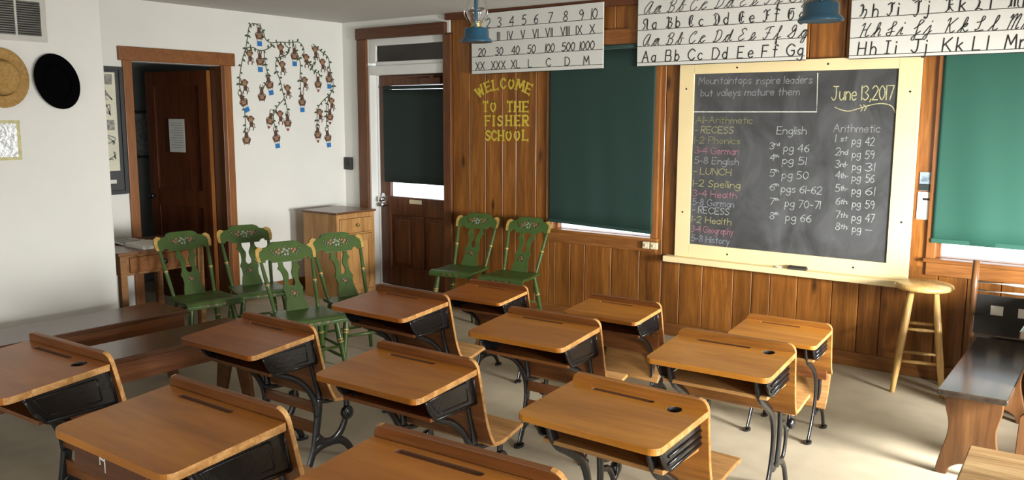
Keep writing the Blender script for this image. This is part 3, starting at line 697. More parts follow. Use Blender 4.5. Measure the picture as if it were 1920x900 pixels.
CHAIRS = [(-5.395, 3.51, -90 - 9, 'green fiddle-back chair next to the small drawer table, leftmost of the green chairs'),
          (-5.365, 3.955, -90 - 20, 'green fiddle-back chair before the right jamb of the hallway doorway, second from the left'),
          (-4.40, 3.61, -90 - 16, 'nearest green fiddle-back chair, fully lit, its empty seat beside the long benches'),
          (-4.465, 4.12, -90 - 16, 'green fiddle-back chair in front of the small oak cabinet'),
          (-4.70, 5.53, 180 + 12, 'left of the two green chairs by the paneled wall, half before the entrance door'),
          (-4.19, 5.56, 180 + 9, 'right one of the two green chairs against the paneled wall, next to the window')]
for i, (x, y, a, lab) in enumerate(CHAIRS):
    t = ch0 if i == 0 else copy_tree(ch0)
    t.location = (x, y, 0); t.rotation_euler = (0, 0, math.radians(a)); tag(t, lab, 'chair', 'green painted plank chairs')

# ================================================================ BENCHES, TABLES, CABINET, STOOL
def long_bench(label, x0, x1, y0, y1, h, group):
    t = thing('long_bench', label, 'bench', ((x0 + x1) / 2, (y0 + y1) / 2, 0), 0, group); hx, hy = (x1 - x0) / 2, (y1 - y0) / 2
    MB().box(-hx, hx, -hy, hy, h - .028, h).build('seat', 'bench_dark', t, bevel=.006)
    for s in (-1, 1): MB().box(s * (hx - .018) - .012, s * (hx - .018) + .012, -hy + .05, hy - .03, h - .14, h - .028).build('apron', 'bench_apron', t, bevel=.004)
    for s in (-1, 1):
        y = s * (hy - .10)
        o = [(-hx + .03, h - .028), (-hx + .03, .20), (-hx + .005, 0), (-hx + .10, 0), (-.03, .17), (.03, .17), (hx - .10, 0), (hx - .005, 0), (hx - .03, .20), (hx - .03, h - .028)]
        MB().prism(o, y - .012, y + .012, 'y').build('leg_board', 'bench_apron', t, bevel=.003)
    return t
long_bench('dark varnished long bench along the white closet wall, behind the other bench', -5.385, -4.985, .95, 3.13, .445, 'dark long benches')
long_bench('dark varnished long bench nearer the desks, partly hidden by two desktops', -4.66, -4.29, .95, 3.20, .43, 'dark long benches')
# small drawer table behind the closet corner
t = thing('drawer_table', 'small old wooden table with one drawer, tucked behind the white closet wall corner', 'table', (-6.27, 3.55, 0))
MB().box(-.34, .34, -.36, .36, .685, .71).build('table_top', 'cabinet_top_wood', t, bevel=.005)
for sx in (-1, 1):
    for sy in (-1, 1): MB().box(sx * .295 - .025, sx * .295 + .025, sy * .315 - .025, sy * .315 + .025, 0, .685).build('leg', 'table_oak', t, bevel=.004)
f = MB(); f.box(-.30, .30, -.31, -.29, .53, .685); f.box(-.30, .30, .29, .31, .53, .685); f.box(-.31, -.29, -.30, .30, .53, .685); f.box(.28, .295, -.30, .30, .53, .685); f.build('apron', 'table_oak', t, bevel=.003)
dw = MB(); dw.box(.295, .312, -.26, .26, .55, .665); dwo = dw.build('drawer', 'orange_casing', t, bevel=.006)
k = MB(); k.xf = Matrix.Translation((.312, 0, .61)) @ Matrix.Rotation(math.pi / 2, 4, 'Y'); k.lathe([(.012, 0), (.010, .012), (.022, .022), (.020, .034), (.0001, .040)], 14); k.build('knob', 'black_iron', dwo)
bp = MB(); bp.box(-.13, .13, -.10, .10, 0, .032); o = bp.build('book', 'book_and_hole_white', None, (-6.09, 3.50, .7105), bevel=.003); tag(o, 'white book lying flat on the small drawer table', 'book')
bk = thing('magazine', 'open dark-printed magazine lying behind the white book on the small drawer table', 'magazine', (-6.43, 3.52, .7105), .05)
mm = MB()
for s in (-1, 1):
    prof = [(s * .002, .006), (s * .05, .014), (s * .11, .010), (s * .17, .004)]
    mm.sheet(prof if s > 0 else prof[::-1], .004, -.12, .12, 'y')
mm.build('pages', 'paper', bk)
pr = MB()
for s in (-1, 1): pr.box(min(s * .03, s * .15), max(s * .03, s * .15), -.09, .07, .0150, .0154)
pr.build('printed_picture', 'poster_print', bk)
# oak cabinet in the corner
cx0, cx1, cy0, cy1, ch_ = -6.42, -5.955, 5.265, 5.735, .82
t = thing('oak_cabinet', 'small oak cabinet with drawer and door in the corner by the entrance door', 'cabinet', ((cx0 + cx1) / 2, (cy0 + cy1) / 2, 0)); hx, hy = (cx1 - cx0) / 2, (cy1 - cy0) / 2
MB().box(-hx, hx - .02, -hy, hy, 0, ch_ - .02).build('body', 'oak_cabinet', t, bevel=.003)
MB().box(-hx - .012, hx + .014, -hy - .014, hy + .014, ch_ - .02, ch_).build('cabinet_top', 'cabinet_top_wood', t, bevel=.005)
fr = MB(); x0, x1 = hx - .02, hx
for a in ((-hy, -hy + .03, 0, ch_ - .02), (hy - .03, hy, 0, ch_ - .02), (-hy + .03, hy - .03, ch_ - .065, ch_ - .02), (-hy + .03, hy - .03, .60, .615), (-hy + .03, hy - .03, 0, .07)): fr.box(x0, x1, *a)
fr.build('face_frame', 'oak_cabinet', t, bevel=.002)
d = MB(); d.box(x0, x1 + .008, -hy + .033, hy - .033, .618, ch_ - .068); do = d.build('drawer', 'oak_cabinet', t, bevel=.005)
def knob(par, p):
    k = MB(); k.xf = Matrix.Translation(p) @ Matrix.Rotation(math.pi / 2, 4, 'Y'); k.lathe([(.009, 0), (.007, .010), (.016, .018), (.014, .028), (.0001, .032)], 14); k.build('knob', 'brass', par)
knob(do, (x1 + .008, 0, .69))
d = MB(); z0, z1 = .075, .597
for a in ((-hy + .033, -hy + .085, z0, z1), (hy - .085, hy - .033, z0, z1), (-hy + .085, hy - .085, z0, z0 + .06), (-hy + .085, hy - .085, z1 - .06, z1)): d.box(x0, x1 + .008, *a)
do = d.build('door', 'oak_cabinet', t, bevel=.003)
MB().box(x0 + .002, x1 - .002, -hy + .085, hy - .085, z0 + .06, z1 - .06).build('panel', 'oak_cabinet', do)
knob(do, (x1 + .008, 0, z1 - .028))
# bar stool
t = thing('wooden_stool', 'pale round-seated wooden stool under the right corner of the chalkboard', 'stool', (-1.125, 5.755, 0), math.radians(12))
s = MB(); s.lathe([(.0001, .640), (.150, .640), (.166, .648), (.170, .660), (.166, .672), (.150, .680), (.0001, .677)], 40); s.build('seat', 'stool_wood', t)
F = {}
for i in range(4):
    a = math.radians(45 + 90 * i); T_ = Vector((.095 * math.cos(a), .095 * math.sin(a), .642)); B_ = Vector((.198 * math.cos(a), .198 * math.sin(a), 0)); F[i] = (T_, B_)
    m = MB(); m.tube([T_, T_.lerp(B_, .3), T_.lerp(B_, .7), B_], [.017, .021, .020, .015], 14); m.build('leg', 'stool_wood', t)
for i in range(4):
    for z in ((.40, .20) if i % 2 == 0 else (.43, .235)):
        a, b_ = F[i], F[(i + 1) % 4]; u_ = 1 - z / .642; p, q = a[0].lerp(a[1], u_), b_[0].lerp(b_[1], u_)
        m = MB(); m.tube([p, p.lerp(q, .5), q], [.008, .011, .008], 10); m.build('rung', 'stool_wood', t)
# dark bench at the right with scalloped end boards
t = thing('end_board_bench', 'low glossy grey-brown bench with scalloped end boards at the right edge', 'bench', (-.622, 4.93, 0), math.radians(1))
MB().box(-.147, .147, -.61, .60, .412, .440).build('seat', 'grey_bench', t, bevel=.006)
for s in (-1, 1):
    y = s * .50
    half = [(.120, .412), (.120, .34), (.102, .26), (.106, .19), (.128, .10), (.143, .03), (.138, 0), (.095, 0), (.085, .035), (.045, .062), (0, .07)]
    hs = [tuple(v) for v in cat_rom(half, 3)]
    o = hs + [(-x, z) for x, z in reversed(hs[:-1])]
    MB().prism(o, y - .014, y + .014, 'y').build('end_board', 'trestle_brown', t, bevel=.004)
for s in (-1, 1): MB().box(s * .10 - .010, s * .10 + .010, -.486, .486, .345, .412).build('apron', 'trestle_brown', t, bevel=.003)
# trestle table beyond the right edge
t = thing('trestle_table', 'long table with a grey-green top and brown end board, cut by the right edge', 'table', (-.095, 5.015, 0), math.radians(0))
MB().box(-.365, .365, -.56, .56, .70, .735).build('table_top', 'grey_bench', t, bevel=.006)
MB().box(-.30, .30, -.48, .48, .60, .70).build('apron', 'trestle_brown', t, bevel=.004)
for s in (-1, 1):
    y = s * .43; o = [(-.33, .60), (-.33, .44), (-.318, .42), (-.318, .33), (-.345, .30), (-.355, 0), (-.20, 0), (-.10, .10), (.10, .10), (.20, 0), (.355, 0), (.345, .30), (.318, .33), (.318, .42), (.33, .44), (.33, .60)]
    MB().prism(o, y - .018, y + .018, 'y').build('end_board', 'trestle_brown', t, bevel=.004)
MB().box(-.05, .05, -.41, .41, .16, .24).build('stretcher', 'trestle_brown', t, bevel=.004)
# dark chair with two cut-outs in its back, against the wall by the right window
t = thing('dark_chair', 'dark wooden chair with a railed back standing under the right window', 'chair', (-.62, 5.76, 0), math.radians(0))
for sx in (-1, 1):
    m = MB(); m.tube([(sx * .21, -.10, 0), (sx * .21, -.12, .42), (sx * .21, -.13, .70), (sx * .21, -.12, .87)], [.016, .020, .022, .018], 10, 0, 1); m.build('back_post', 'stool_wood' if 0 else 'trestle_brown', t)
for z in (.695, .745): m = MB(); m.tube([(-.21, -.128, z), (0, -.126, z - .002), (.21, -.128, z)], .009, 10); m.build('rail', 'rail_pale', t)
m = MB(); zz = ((.44, .56), (.56, .615), (.615, .67))
xs = (-.20, -.115, -.050, .025, .09, .20)
m.box(-.20, .20, -.137, -.118, .44, .555); m.box(-.20, .20, -.137, -.118, .615, .672)
for a, b_ in ((-.20, -.115), (-.050, .025), (.09, .20)): m.box(a, b_, -.137, -.118, .555, .615)
m.build('back_panel', 'dark_hole', t, bevel=.003)
for a, b_ in ((-.115, -.050), (.025, .09)): MB().box(a, b_, -.134, -.122, .555, .615).build('hole_light_fill', 'book_and_hole_white', t)  # white blocks in the cut-outs stand in for light showing through
MB().box(-.22, .22, -.12, .20, .405, .43).build('seat', 'grey_bench', t, bevel=.005)
for sx in (-1, 1): m = MB(); m.tube([(sx * .19, .17, 0), (sx * .19, .17, .405)], .017, 10); m.build('leg', 'trestle_brown', t)
# worn pale bench in the bottom right corner
t = thing('worn_bench', 'pale worn wooden bench top in the bottom right corner of the photo', 'bench', (-.05, 3.42, 0), math.radians(3))
MB().box(-.45, .45, -.30, .30, .392, .42).build('seat', 'worn_bench', t, bevel=.006)
for s in (-1, 1):
    o = [(-.24, .392), (-.24, .2), (-.27, 0), (-.14, 0), (-.03, .12), (.03, .12), (.14, 0), (.27, 0), (.24, .2), (.24, .392)]
    MB().prism(o, s * .36 - .013, s * .36 + .013, 'x').build('leg_board', 'trestle_brown', t, bevel=.004)
MB().box(-.35, .35, -.02, .02, .31, .392).build('stretcher', 'trestle_brown', t, bevel=.003)
# ================================================================ LETTERING (single-stroke alphabets drawn by hand; '~' = smooth stroke)
GL = {
'A': '0 0 4 10 8 0;1.5 4 6.5 4', 'B': '0 0 0 10;~0 10 5 10 6 7.7 5 5.3 0 5.2;~0 5.2 5.5 5 7 2.6 5.5 0 0 0', 'C': '~8 8 4.5 10 .5 7 .5 3 4.5 0 8 2',
'D': '0 0 0 10;~0 10 5 9.5 8 5 5 .5 0 0', 'E': '6 10 0 10 0 0 6 0;0 5 5 5', 'F': '6 10 0 10 0 0;0 5 5 5', 'G': '~8.2 8 4.5 10 .5 7 .5 3 4.5 0 8 1.5 8 4.5;8 4.5 5 4.5',
'H': '0 0 0 10;7 0 7 10;0 5 7 5', 'I': '2 0 2 10;0 10 4 10;0 0 4 0', 'J': '~5 10 5 2.5 2.5 0 0 2;2 10 7.5 10', 'K': '0 0 0 10;7 10 0 4;2 5.5 7 0', 'L': '0 10 0 0 6 0',
'M': '0 0 1 10 4.5 3 8 10 9 0', 'N': '0 0 0 10 7 0 7 10', 'O': '~4 10 .5 7 .5 3 4 0 7.5 3 7.5 7 4 10', 'P': '0 0 0 10;~0 10 5 10 6 7.5 5 5 0 5', 'R': '0 0 0 10;~0 10 5 10 6 7.5 5 5 0 5;2 5 6 0',
'S': '~6 8.5 3 10 .5 7.5 3 5.2 6 2.7 3 0 0 1.5', 'T': '3.5 0 3.5 10;0 10 7 10', 'U': '~0 10 0 3 3.5 0 7 3 7 10', 'V': '0 10 3.5 0 7 10', 'W': '0 10 2.5 0 5 8 7.5 0 10 10', 'X': '0 0 7 10;0 10 7 0',
'a': '~5 5 2.5 6 0 3 2.5 0 5 2;5 6 5 0', 'b': '0 10 0 0;~0 4 2.5 6 5 3 2.5 0 0 2', 'c': '~5 5 2.5 6 0 3 2.5 0 5 1', 'd': '5 10 5 0;~5 4 2.5 6 0 3 2.5 0 5 2', 'e': '~0 3.2 5 3.4 3.5 6 .8 5 0 3 2 0 5 1',
'f': '~5 9 3 10 2 8 2 0;0 6 4 6', 'g': '~5 5 2.5 6 0 3 2.5 .5 5 2;~5 6 5 -2 2.5 -4 0 -2.5', 'h': '0 10 0 0;~0 4 2.5 6 5 4 5 0', 'i': '.5 6 .5 0;.5 8.3 .5 9', 'j': '~2 6 2 -2 0 -4 -1 -3;2 8.3 2 9',
'k': '0 10 0 0;4.5 6 0 2.5;1.5 3.5 5 0', 'l': '.5 10 .5 0', 'm': '0 6 0 0;~0 4 2 6 4 4 4 0;~4 4 6 6 8 4 8 0', 'n': '0 6 0 0;~0 4 2.5 6 5 4 5 0', 'o': '~2.5 6 0 3 2.5 0 5 3 2.5 6',
'p': '0 6 0 -4;~0 4 2.5 6 5 3 2.5 0 0 2', 'r': '0 6 0 0;~0 4 2 6 4 5.5', 's': '~4 5.2 2 6 .3 4.7 2 3 4 1.5 2 0 0 .8', 't': '2 9 2 0;0 6 4 6', 'u': '~0 6 0 2 2 0 5 2;5 6 5 0', 'v': '0 6 2.5 0 5 6', 'y': '0 6 2.5 0;5 6 1 -4',
'0': '~3 10 .3 7 .3 3 3 0 5.7 3 5.7 7 3 10', '1': '1 10 1 0', '2': '~0 8 3 10 6 7.5 3 3 0 0;0 0 6 0', '3': '~0 9 3 10 5.5 7.7 2.5 5.3;~2.5 5.3 6 2.7 3 0 0 1.2', '4': '5 0 5 10 0 3.5 6.5 3.5',
'5': '5.5 10 1 10 .5 5.5;~.5 5.5 3.5 6.3 6 3 3 0 0 1', '6': '~5 9.5 1.5 7 .2 3 3 0 5.7 2.8 3 5.5 .4 3.5', '7': '0 10 6 10 2 0', '8': '~3 5.3 .6 7.6 3 10 5.4 7.6 3 5.3 0 2.6 3 0 6 2.6 3 5.3', '9': '~5.6 7 3 10 .3 7.2 3 4.8 5.6 7 5.5 4 4 0',
'-': '0 4 3.5 4', ':': '.5 5 .5 5.6;.5 1 .5 1.6', ',': '1 .6 .2 -1.5', '.': '.5 0 .5 .6'}
CU = {
'A': '~7 9 4 10 .5 5 1.5 1 4 1 7 9.5;~7 9.5 6.5 1 9 1', 'B': '~2 8 2 0;~0 7 3 10 6.5 9 5.5 6 3 5.3 7 4 6 .5 2 0 0 1', 'C': '~5 7.5 7 9 5 10 1 6 1.5 1 5 0 8 2.5', 'D': '~2.5 9.5 2 1 0 .7 3 0 7.5 3 7 8.5 3.5 10 1 8.5',
'E': '~6.5 8.5 4.5 10 1.5 8.5 4 5.5 .5 3 2 0 6.5 1.5', 'F': '~0 8 2.5 9.5 8 10;~5 9.6 3.5 2 1.5 0 0 1.5;2 5 6 5', 'G': '~0 1 5 6 6 9 4 10 2.5 7 4.5 5 6.5 7;~6.5 7 6 1 3 0 .5 2', 'H': '~0 8.5 2 10 1.5 0;~7 10 5.5 5 6 .5 9 1;1.5 5 5.5 5.5',
'I': '~0 4 5 8 4.5 10 2.5 9 3.5 1 1 0 0 2 6 3', 'J': '~0 4 5.5 8.5 5 10 2.5 9 3 -3 1 -4 1 -2 6 2', 'K': '~0 8.5 2 10 1.5 0;~7.5 10 2 4.5;~3 5.3 5.5 0 8.5 1', 'L': '~0 6 4 7 5 9.5 3 9.5 3 2 .5 1 2 0 7 .5', 'M': '~0 8 1.5 10 1 0;~1.2 5 3.5 10 4.5 9 4 0;~4.2 5 6.5 10 7.5 8.5 7 .5 9 1',
'a': '~-2 0 1 3 4 6 1 5 0 2 2 0 5 6 5 1 7 1', 'b': '~-1 0 3 6 4 9.5 2.5 9 2 1 4 0 5 3 4 5 7 5', 'c': '~-1 0 2 4 5 5.2 2.5 6 .5 3 2.5 0 6 2', 'd': '~-2 0 2 5 4 5.5 1 5 .2 2 2.5 0 5.5 10 5 1 7.5 1', 'e': '~-1 0 3.5 3 3.5 6 1.5 5 1 1 3.5 0 6 2.5',
'f': '~-1 0 3 6 4 9.7 2.5 9 2.5 -3.5 3.8 -3 2.5 0 6 1.5', 'g': '~-2 0 1 4 4 5.7 1 5 .3 2 2.5 .5 5 6 4.5 -3 2 -4 3 -1 7 2', 'h': '~-1 0 3 6 3.5 9.7 2 9 1.5 0;~1.5 2 4 6 5.3 4 5 .5 7 1', 'i': '~-1 0 2 6 2 1 4 1;2.6 8.3 2.6 9', 'j': '~-1 0 3 6 2.5 -3 .5 -4 .5 -2 5 2;3 8.3 3 9',
'k': '~-1 0 3 6 3.5 9.7 2 9 1.5 0;~1.5 3 4.5 6 4.5 4 2 3 5 0 7 1', 'l': '~-1 0 3 6 3.5 9.7 2 9 2 1 4 0 5.5 1', 'm': '~-1 0 1 6 1 0;~1 4 3 6 4 4 4 0;~4 4 6 6 7 4 7 .5 9 1', 'u': '~-1 0 1 6 1 1 3 0 5 6 5 1 7 1'}
FK = {   # broken letter, drawn with a double main stem
'A': '~1 9 .3 6 2.5 5 2 2 0 .5;~1 9 4 10 5 8;5 9.5 5 .8 7 .3;5.7 9 5.7 1.2', 'B': '~0 9 2 10 2.2 3 0 1;2.9 9.6 2.9 1;~2.9 9 6 9 5 6 3 5.4;~3 5.4 7 4.5 6 1 3 .3 1 1', 'C': '~6 9 4 10 1.5 8 1.5 2.5 4 0 6.5 1.5;~4 9 5 7 4 5 4 2.5;2.3 8.5 2.3 2', 'D': '~0 8.5 2 10 5 9 7 5.5 6 1.5 3 0 .5 .8;~2.5 8.5 1.8 6 3 4 2.4 1;5.8 7.5 5.8 2.5',
'E': '~6 9 4 10 1.2 8 1.2 2.5 4 0 6.5 1.5;~4 9.5 4.6 7 3.8 4.5 3.8 2;4 5.2 6 5.8;2 8.5 2 2', 'F': '~0 8 2 10 4 8.8 6.5 10;~3 9 3 2 1 0 0 1;3.7 8.6 3.7 2.2;3.2 5 5.6 5.6', 'G': '~5 9.5 2 9 .8 6 1 2.5 3.5 0 6 2 6.3 6 4 7.5 3.2 5;1.7 8 1.7 2;~3.5 9.5 5.5 9 6.5 9.5', 'H': '~0 9 2 10 2 3 0 1;2.8 9 2.8 4;~2.8 5.5 5.5 6 6 3 4 -1',
'I': '~0 8.5 2.5 10 5 9 5.5 10;~3 9 3.4 3 1.5 0 0 1.5;4 9 4 3', 'J': '~0 8.5 2.5 10 5 9 5.5 10;~3 9 3.4 1 1.5 -2 0 -.5;4 9 4 1', 'K': '~0 8.5 2.5 10 5 8.5;~2.5 9 2.5 2 .5 0;3.2 8.5 3.2 1.5;2.6 5 6 5.5;~3.3 4.8 5 2 7 .5', 'L': '~4 9 3 10 1.5 8.5 3 6 2 2 .5 .3 3 1 6 0;3.7 6 3 2', 'M': '~0 8.5 1.5 10 2 3 .5 .5;2.6 9 2.6 1;~2.6 8 4.5 10 4.8 .8;5.4 9 5.4 1;~5.4 8 7.3 9.8 7.6 2 8.8 .5'}
def strokes(spec):
    out = []
    for s in spec.split(';'):
        sm = s.startswith('~'); v = [float(a) for a in s.lstrip('~').split()]
        p = [(v[i], v[i + 1]) for i in range(0, len(v), 2)]
        out += [cat_rom(p, 5)] if sm else [[Vector(a), Vector(b_)] for a, b_ in zip(p[:-1], p[1:])]
    return out
def extent(st): xs = [p[0] for s in st for p in s]; return min(xs), max(xs)
def write(mb, text, x, z, h, to3, pen, width=None, font=GL, slant=0, gap=2.0, center=False, mat=0, jit=0, nar=1.0):
    items = []; cx = 0
    for ch in text:
        if ch == ' ': cx += 4; continue
        st = strokes(font.get(ch, GL.get(ch, '0 0 0 10'))); a, b = extent(st)
        items.append((st, cx - a)); cx += b - a + gap
    tot = max(cx - gap, .1); k = h / 10; kx = k * nar if width is None else width / max(tot, 5)
    off = -tot * kx / 2 if center else 0
    for st, dx in items:
        j = (random.uniform(-jit, jit), random.uniform(-jit, jit)) if jit else (0, 0)
        for s in st:
            pts = [(x + off + (p[0] + dx + slant * p[1]) * kx + j[0] * h, z + p[1] * k + j[1] * h) for p in s]
            ribbon(mb, pts, pen, to3, mat)
CHALK = [('Mountaintops', -2.799, 1.932, 0.402, 0.053, 'g'), ('inspire leaders', -2.358, 1.926, 0.393, 0.05, 'g'), ('but valleys mature them', -2.78, 1.846, 0.732, 0.05, 'g'), ('June 13,2017', -1.839, 1.81, 0.437, 0.099, 'y'), ('All-Arithmetic', -2.812, 1.649, 0.437, 0.048, 'o'), ('- RECESS', -2.825, 1.576, 0.299, 0.048, 'y'), ('1-2 Phonics', -2.823, 1.501, 0.352, 0.048, 'o'), ('3-4 German', -2.809, 1.424, 0.341, 0.048, 'p'), ('5-8 English', -2.812, 1.351, 0.347, 0.048, 'g'), ('- LUNCH', -2.814, 1.271, 0.293, 0.048, 'y'), ('1-2 Spelling', -2.819, 1.181, 0.369, 0.048, 'y'), ('3-4 Health', -2.824, 1.105, 0.344, 0.048, 'p'), ('5-8 German', -2.817, 1.039, 0.328, 0.048, 'v'), ('- RECESS', -2.825, 0.981, 0.293, 0.048, 'w'), ('1-2 Health', -2.822, 0.907, 0.311, 0.048, 'y'), ('3-4 Geography', -2.819, 0.835, 0.33, 0.048, 'p'), ('5-8 History', -2.82, 0.763, 0.304, 0.048, 'v'), ('English', -2.194, 1.579, 0.206, 0.053, 'w'), ('3', -2.242, 1.472, 0.032, 0.045, 'w'), ('rd', -2.206, 1.496, 0.035, 0.021, 'w'), ('pg 46', -2.139, 1.457, 0.177, 0.055, 'w'), ('4', -2.234, 1.392, 0.032, 0.045, 'w'), ('th', -2.203, 1.414, 0.031, 0.021, 'w'), ('pg 51', -2.144, 1.371, 0.164, 0.055, 'w'), ('5', -2.232, 1.28, 0.034, 0.048, 'w'), ('th', -2.198, 1.31, 0.031, 0.021, 'w'), ('pg 50', -2.14, 1.271, 0.179, 0.055, 'w'), ('6', -2.227, 1.182, 0.034, 0.048, 'w'), ('th', -2.193, 1.212, 0.031, 0.021, 'w'), ('pgs 61-62', -2.143, 1.173, 0.283, 0.055, 'w'), ('7', -2.222, 1.079, 0.034, 0.048, 'w'), ('th', -2.188, 1.109, 0.031, 0.021, 'w'), ('pg 70-71', -2.11, 1.072, 0.244, 0.055, 'w'), ('8', -2.217, 0.977, 0.034, 0.048, 'w'), ('th', -2.183, 1.007, 0.031, 0.021, 'w'), ('pg 66', -2.101, 0.972, 0.178, 0.055, 'w'), ('Arithmetic', -1.804, 1.598, 0.295, 0.053, 'g'), ('1', -1.788, 1.532, 0.029, 0.05, 'w'), ('st', -1.754, 1.538, 0.045, 0.034, 'w'), ('pg', -1.678, 1.519, 0.054, 0.048, 'w'), ('42', -1.594, 1.513, 0.057, 0.053, 'w'), ('2', -1.783, 1.443, 0.029, 0.05, 'w'), ('nd', -1.749, 1.449, 0.046, 0.034, 'w'), ('pg', -1.673, 1.431, 0.054, 0.048, 'w'), ('59', -1.589, 1.425, 0.057, 0.053, 'w'), ('3', -1.778, 1.359, 0.028, 0.05, 'w'), ('rd-', -1.745, 1.365, 0.046, 0.034, 'w'), ('pg', -1.668, 1.347, 0.054, 0.048, 'w'), ('31', -1.584, 1.343, 0.057, 0.053, 'w'), ('4', -1.774, 1.284, 0.029, 0.05, 'w'), ('th-', -1.741, 1.29, 0.047, 0.034, 'w'), ('pg', -1.664, 1.273, 0.054, 0.048, 'w'), ('56', -1.579, 1.269, 0.056, 0.053, 'w'), ('5', -1.769, 1.197, 0.028, 0.05, 'w'), ('th-', -1.736, 1.205, 0.046, 0.034, 'w'), ('pg', -1.659, 1.188, 0.054, 0.048, 'w'), ('61', -1.574, 1.185, 0.056, 0.053, 'w'), ('6', -1.764, 1.107, 0.028, 0.05, 'w'), ('th:', -1.731, 1.114, 0.046, 0.034, 'w'), ('pg', -1.654, 1.098, 0.054, 0.048, 'w'), ('59', -1.569, 1.096, 0.057, 0.053, 'w'), ('7', -1.759, 1.015, 0.029, 0.05, 'w'), ('th:', -1.726, 1.023, 0.047, 0.034, 'w'), ('pg', -1.649, 1.007, 0.055, 0.048, 'w'), ('47', -1.564, 1.006, 0.057, 0.053, 'w'), ('8', -1.755, 0.937, 0.029, 0.05, 'w'), ('th:', -1.721, 0.945, 0.046, 0.034, 'w'), ('pg', -1.644, 0.93, 0.054, 0.048, 'w'), ('-', -1.559, 0.93, 0.057, 0.053, 'w')]
BOXL = [[(-1.93, 1.99), (-1.923, 1.732), (-2.826, 1.732)]]
FLOUR = [[(-1.803, 1.763), (-1.761, 1.745), (-1.71, 1.737), (-1.648, 1.754), (-1.587, 1.773), (-1.527, 1.785), (-1.478, 1.782), (-1.441, 1.766), (-1.419, 1.728)], [(-1.64, 1.776), (-1.623, 1.758), (-1.634, 1.737)], [(-1.619, 1.778), (-1.601, 1.76), (-1.612, 1.74)]]
NUM = [('1', -4.886, 2.456), ('2', -4.755, 2.449), ('3', -4.633, 2.451), ('4', -4.502, 2.452), ('5', -4.371, 2.457), ('6', -4.248, 2.457), ('7', -4.107, 2.459), ('8', -3.958, 2.458), ('9', -3.808, 2.457), ('10', -3.687, 2.458), ('I', -4.88, 2.34), ('II', -4.767, 2.339), ('III', -4.639, 2.34), ('IV', -4.516, 2.34), ('V', -4.381, 2.342), ('VI', -4.253, 2.343), ('VII', -4.116, 2.344), ('VIII', -3.959, 2.345), ('IX', -3.826, 2.346), ('X', -3.702, 2.346), ('20', -4.827, 2.212), ('30', -4.636, 2.214), ('40', -4.462, 2.216), ('50', -4.295, 2.219), ('100', -4.109, 2.22), ('500', -3.929, 2.221), ('1000', -3.751, 2.222), ('XX', -4.845, 2.092), ('XXX', -4.644, 2.093), ('XL', -4.458, 2.095), ('L', -4.308, 2.099), ('C', -4.121, 2.1), ('D', -3.935, 2.103), ('M', -3.754, 2.105)]
MONK = [(5.024, 2.406, 'b', 0), (4.91, 2.246, 'c', 0), (5.022, 2.176, 'b', 0), (5.258, 2.322, 'c', 0), (5.27, 2.167, 'c', 0), (5.416, 2.246, 'b', 0), (5.556, 2.246, 'c', 0), (5.67, 2.328, 'c', 0), (5.756, 2.213, 'c', 0), (4.846, 1.984, 'c', 0), (5.119, 1.969, 'b', 12), (5.028, 1.858, 'n', 0), (5.322, 1.95, 'c', 0), (5.528, 2.031, 'c', 0), (5.694, 1.991, 'r', 0), (5.835, 2.047, 'b', 0), (4.832, 1.807, 'b', 25), (5.491, 1.816, 'b', 0), (5.858, 1.839, 'c', 0), (4.896, 1.66, 'c', 0), (5.225, 1.709, 'c', 0), (5.107, 1.64, 'r', -15), (5.311, 1.619, 'r', 0), (5.705, 1.728, 'c', 0), (5.832, 1.677, 'r', 0), (4.844, 1.468, 'n', 0), (5.176, 1.479, 'b', 8), (5.673, 1.501, 'r', 0), (5.801, 1.472, 'b', 8)]
VINES = [[(5.028, 2.501), (4.965, 2.512), (4.921, 2.481), (4.897, 2.386), (4.875, 2.291), (4.837, 2.195), (4.802, 2.053), (4.792, 1.959), (4.815, 1.866), (4.837, 1.724), (4.84, 1.557)], [(5.028, 2.501), (5.072, 2.446), (5.09, 2.388), (5.148, 2.356), (5.254, 2.368), (5.377, 2.371), (5.472, 2.382), (5.527, 2.331), (5.536, 2.232), (5.593, 2.197), (5.639, 2.124), (5.705, 2.101), (5.737, 2.064)], [(4.875, 2.291), (4.955, 2.3), (5.018, 2.276), (5.101, 2.293), (5.177, 2.338)], [(5.071, 2.279), (5.08, 2.16), (5.104, 2.041), (5.056, 1.955), (5.03, 1.906)], [(5.314, 2.342), (5.359, 2.309), (5.326, 2.258), (5.217, 2.215), (5.197, 2.117), (5.239, 2.021), (5.27, 1.899), (5.278, 1.85), (5.198, 1.775), (5.148, 1.677), (5.173, 1.553)], [(5.278, 1.85), (5.306, 1.776), (5.317, 1.677)], [(5.407, 2.349), (5.481, 2.204), (5.474, 2.029), (5.483, 1.866)], [(5.649, 2.377), (5.73, 2.319), (5.829, 2.26), (5.848, 2.146), (5.888, 1.991), (5.851, 1.912), (5.728, 1.819), (5.674, 1.728), (5.668, 1.547)], [(5.851, 1.912), (5.795, 1.781), (5.787, 1.572)], [(5.663, 2.302), (5.665, 2.188), (5.593, 2.185)]]
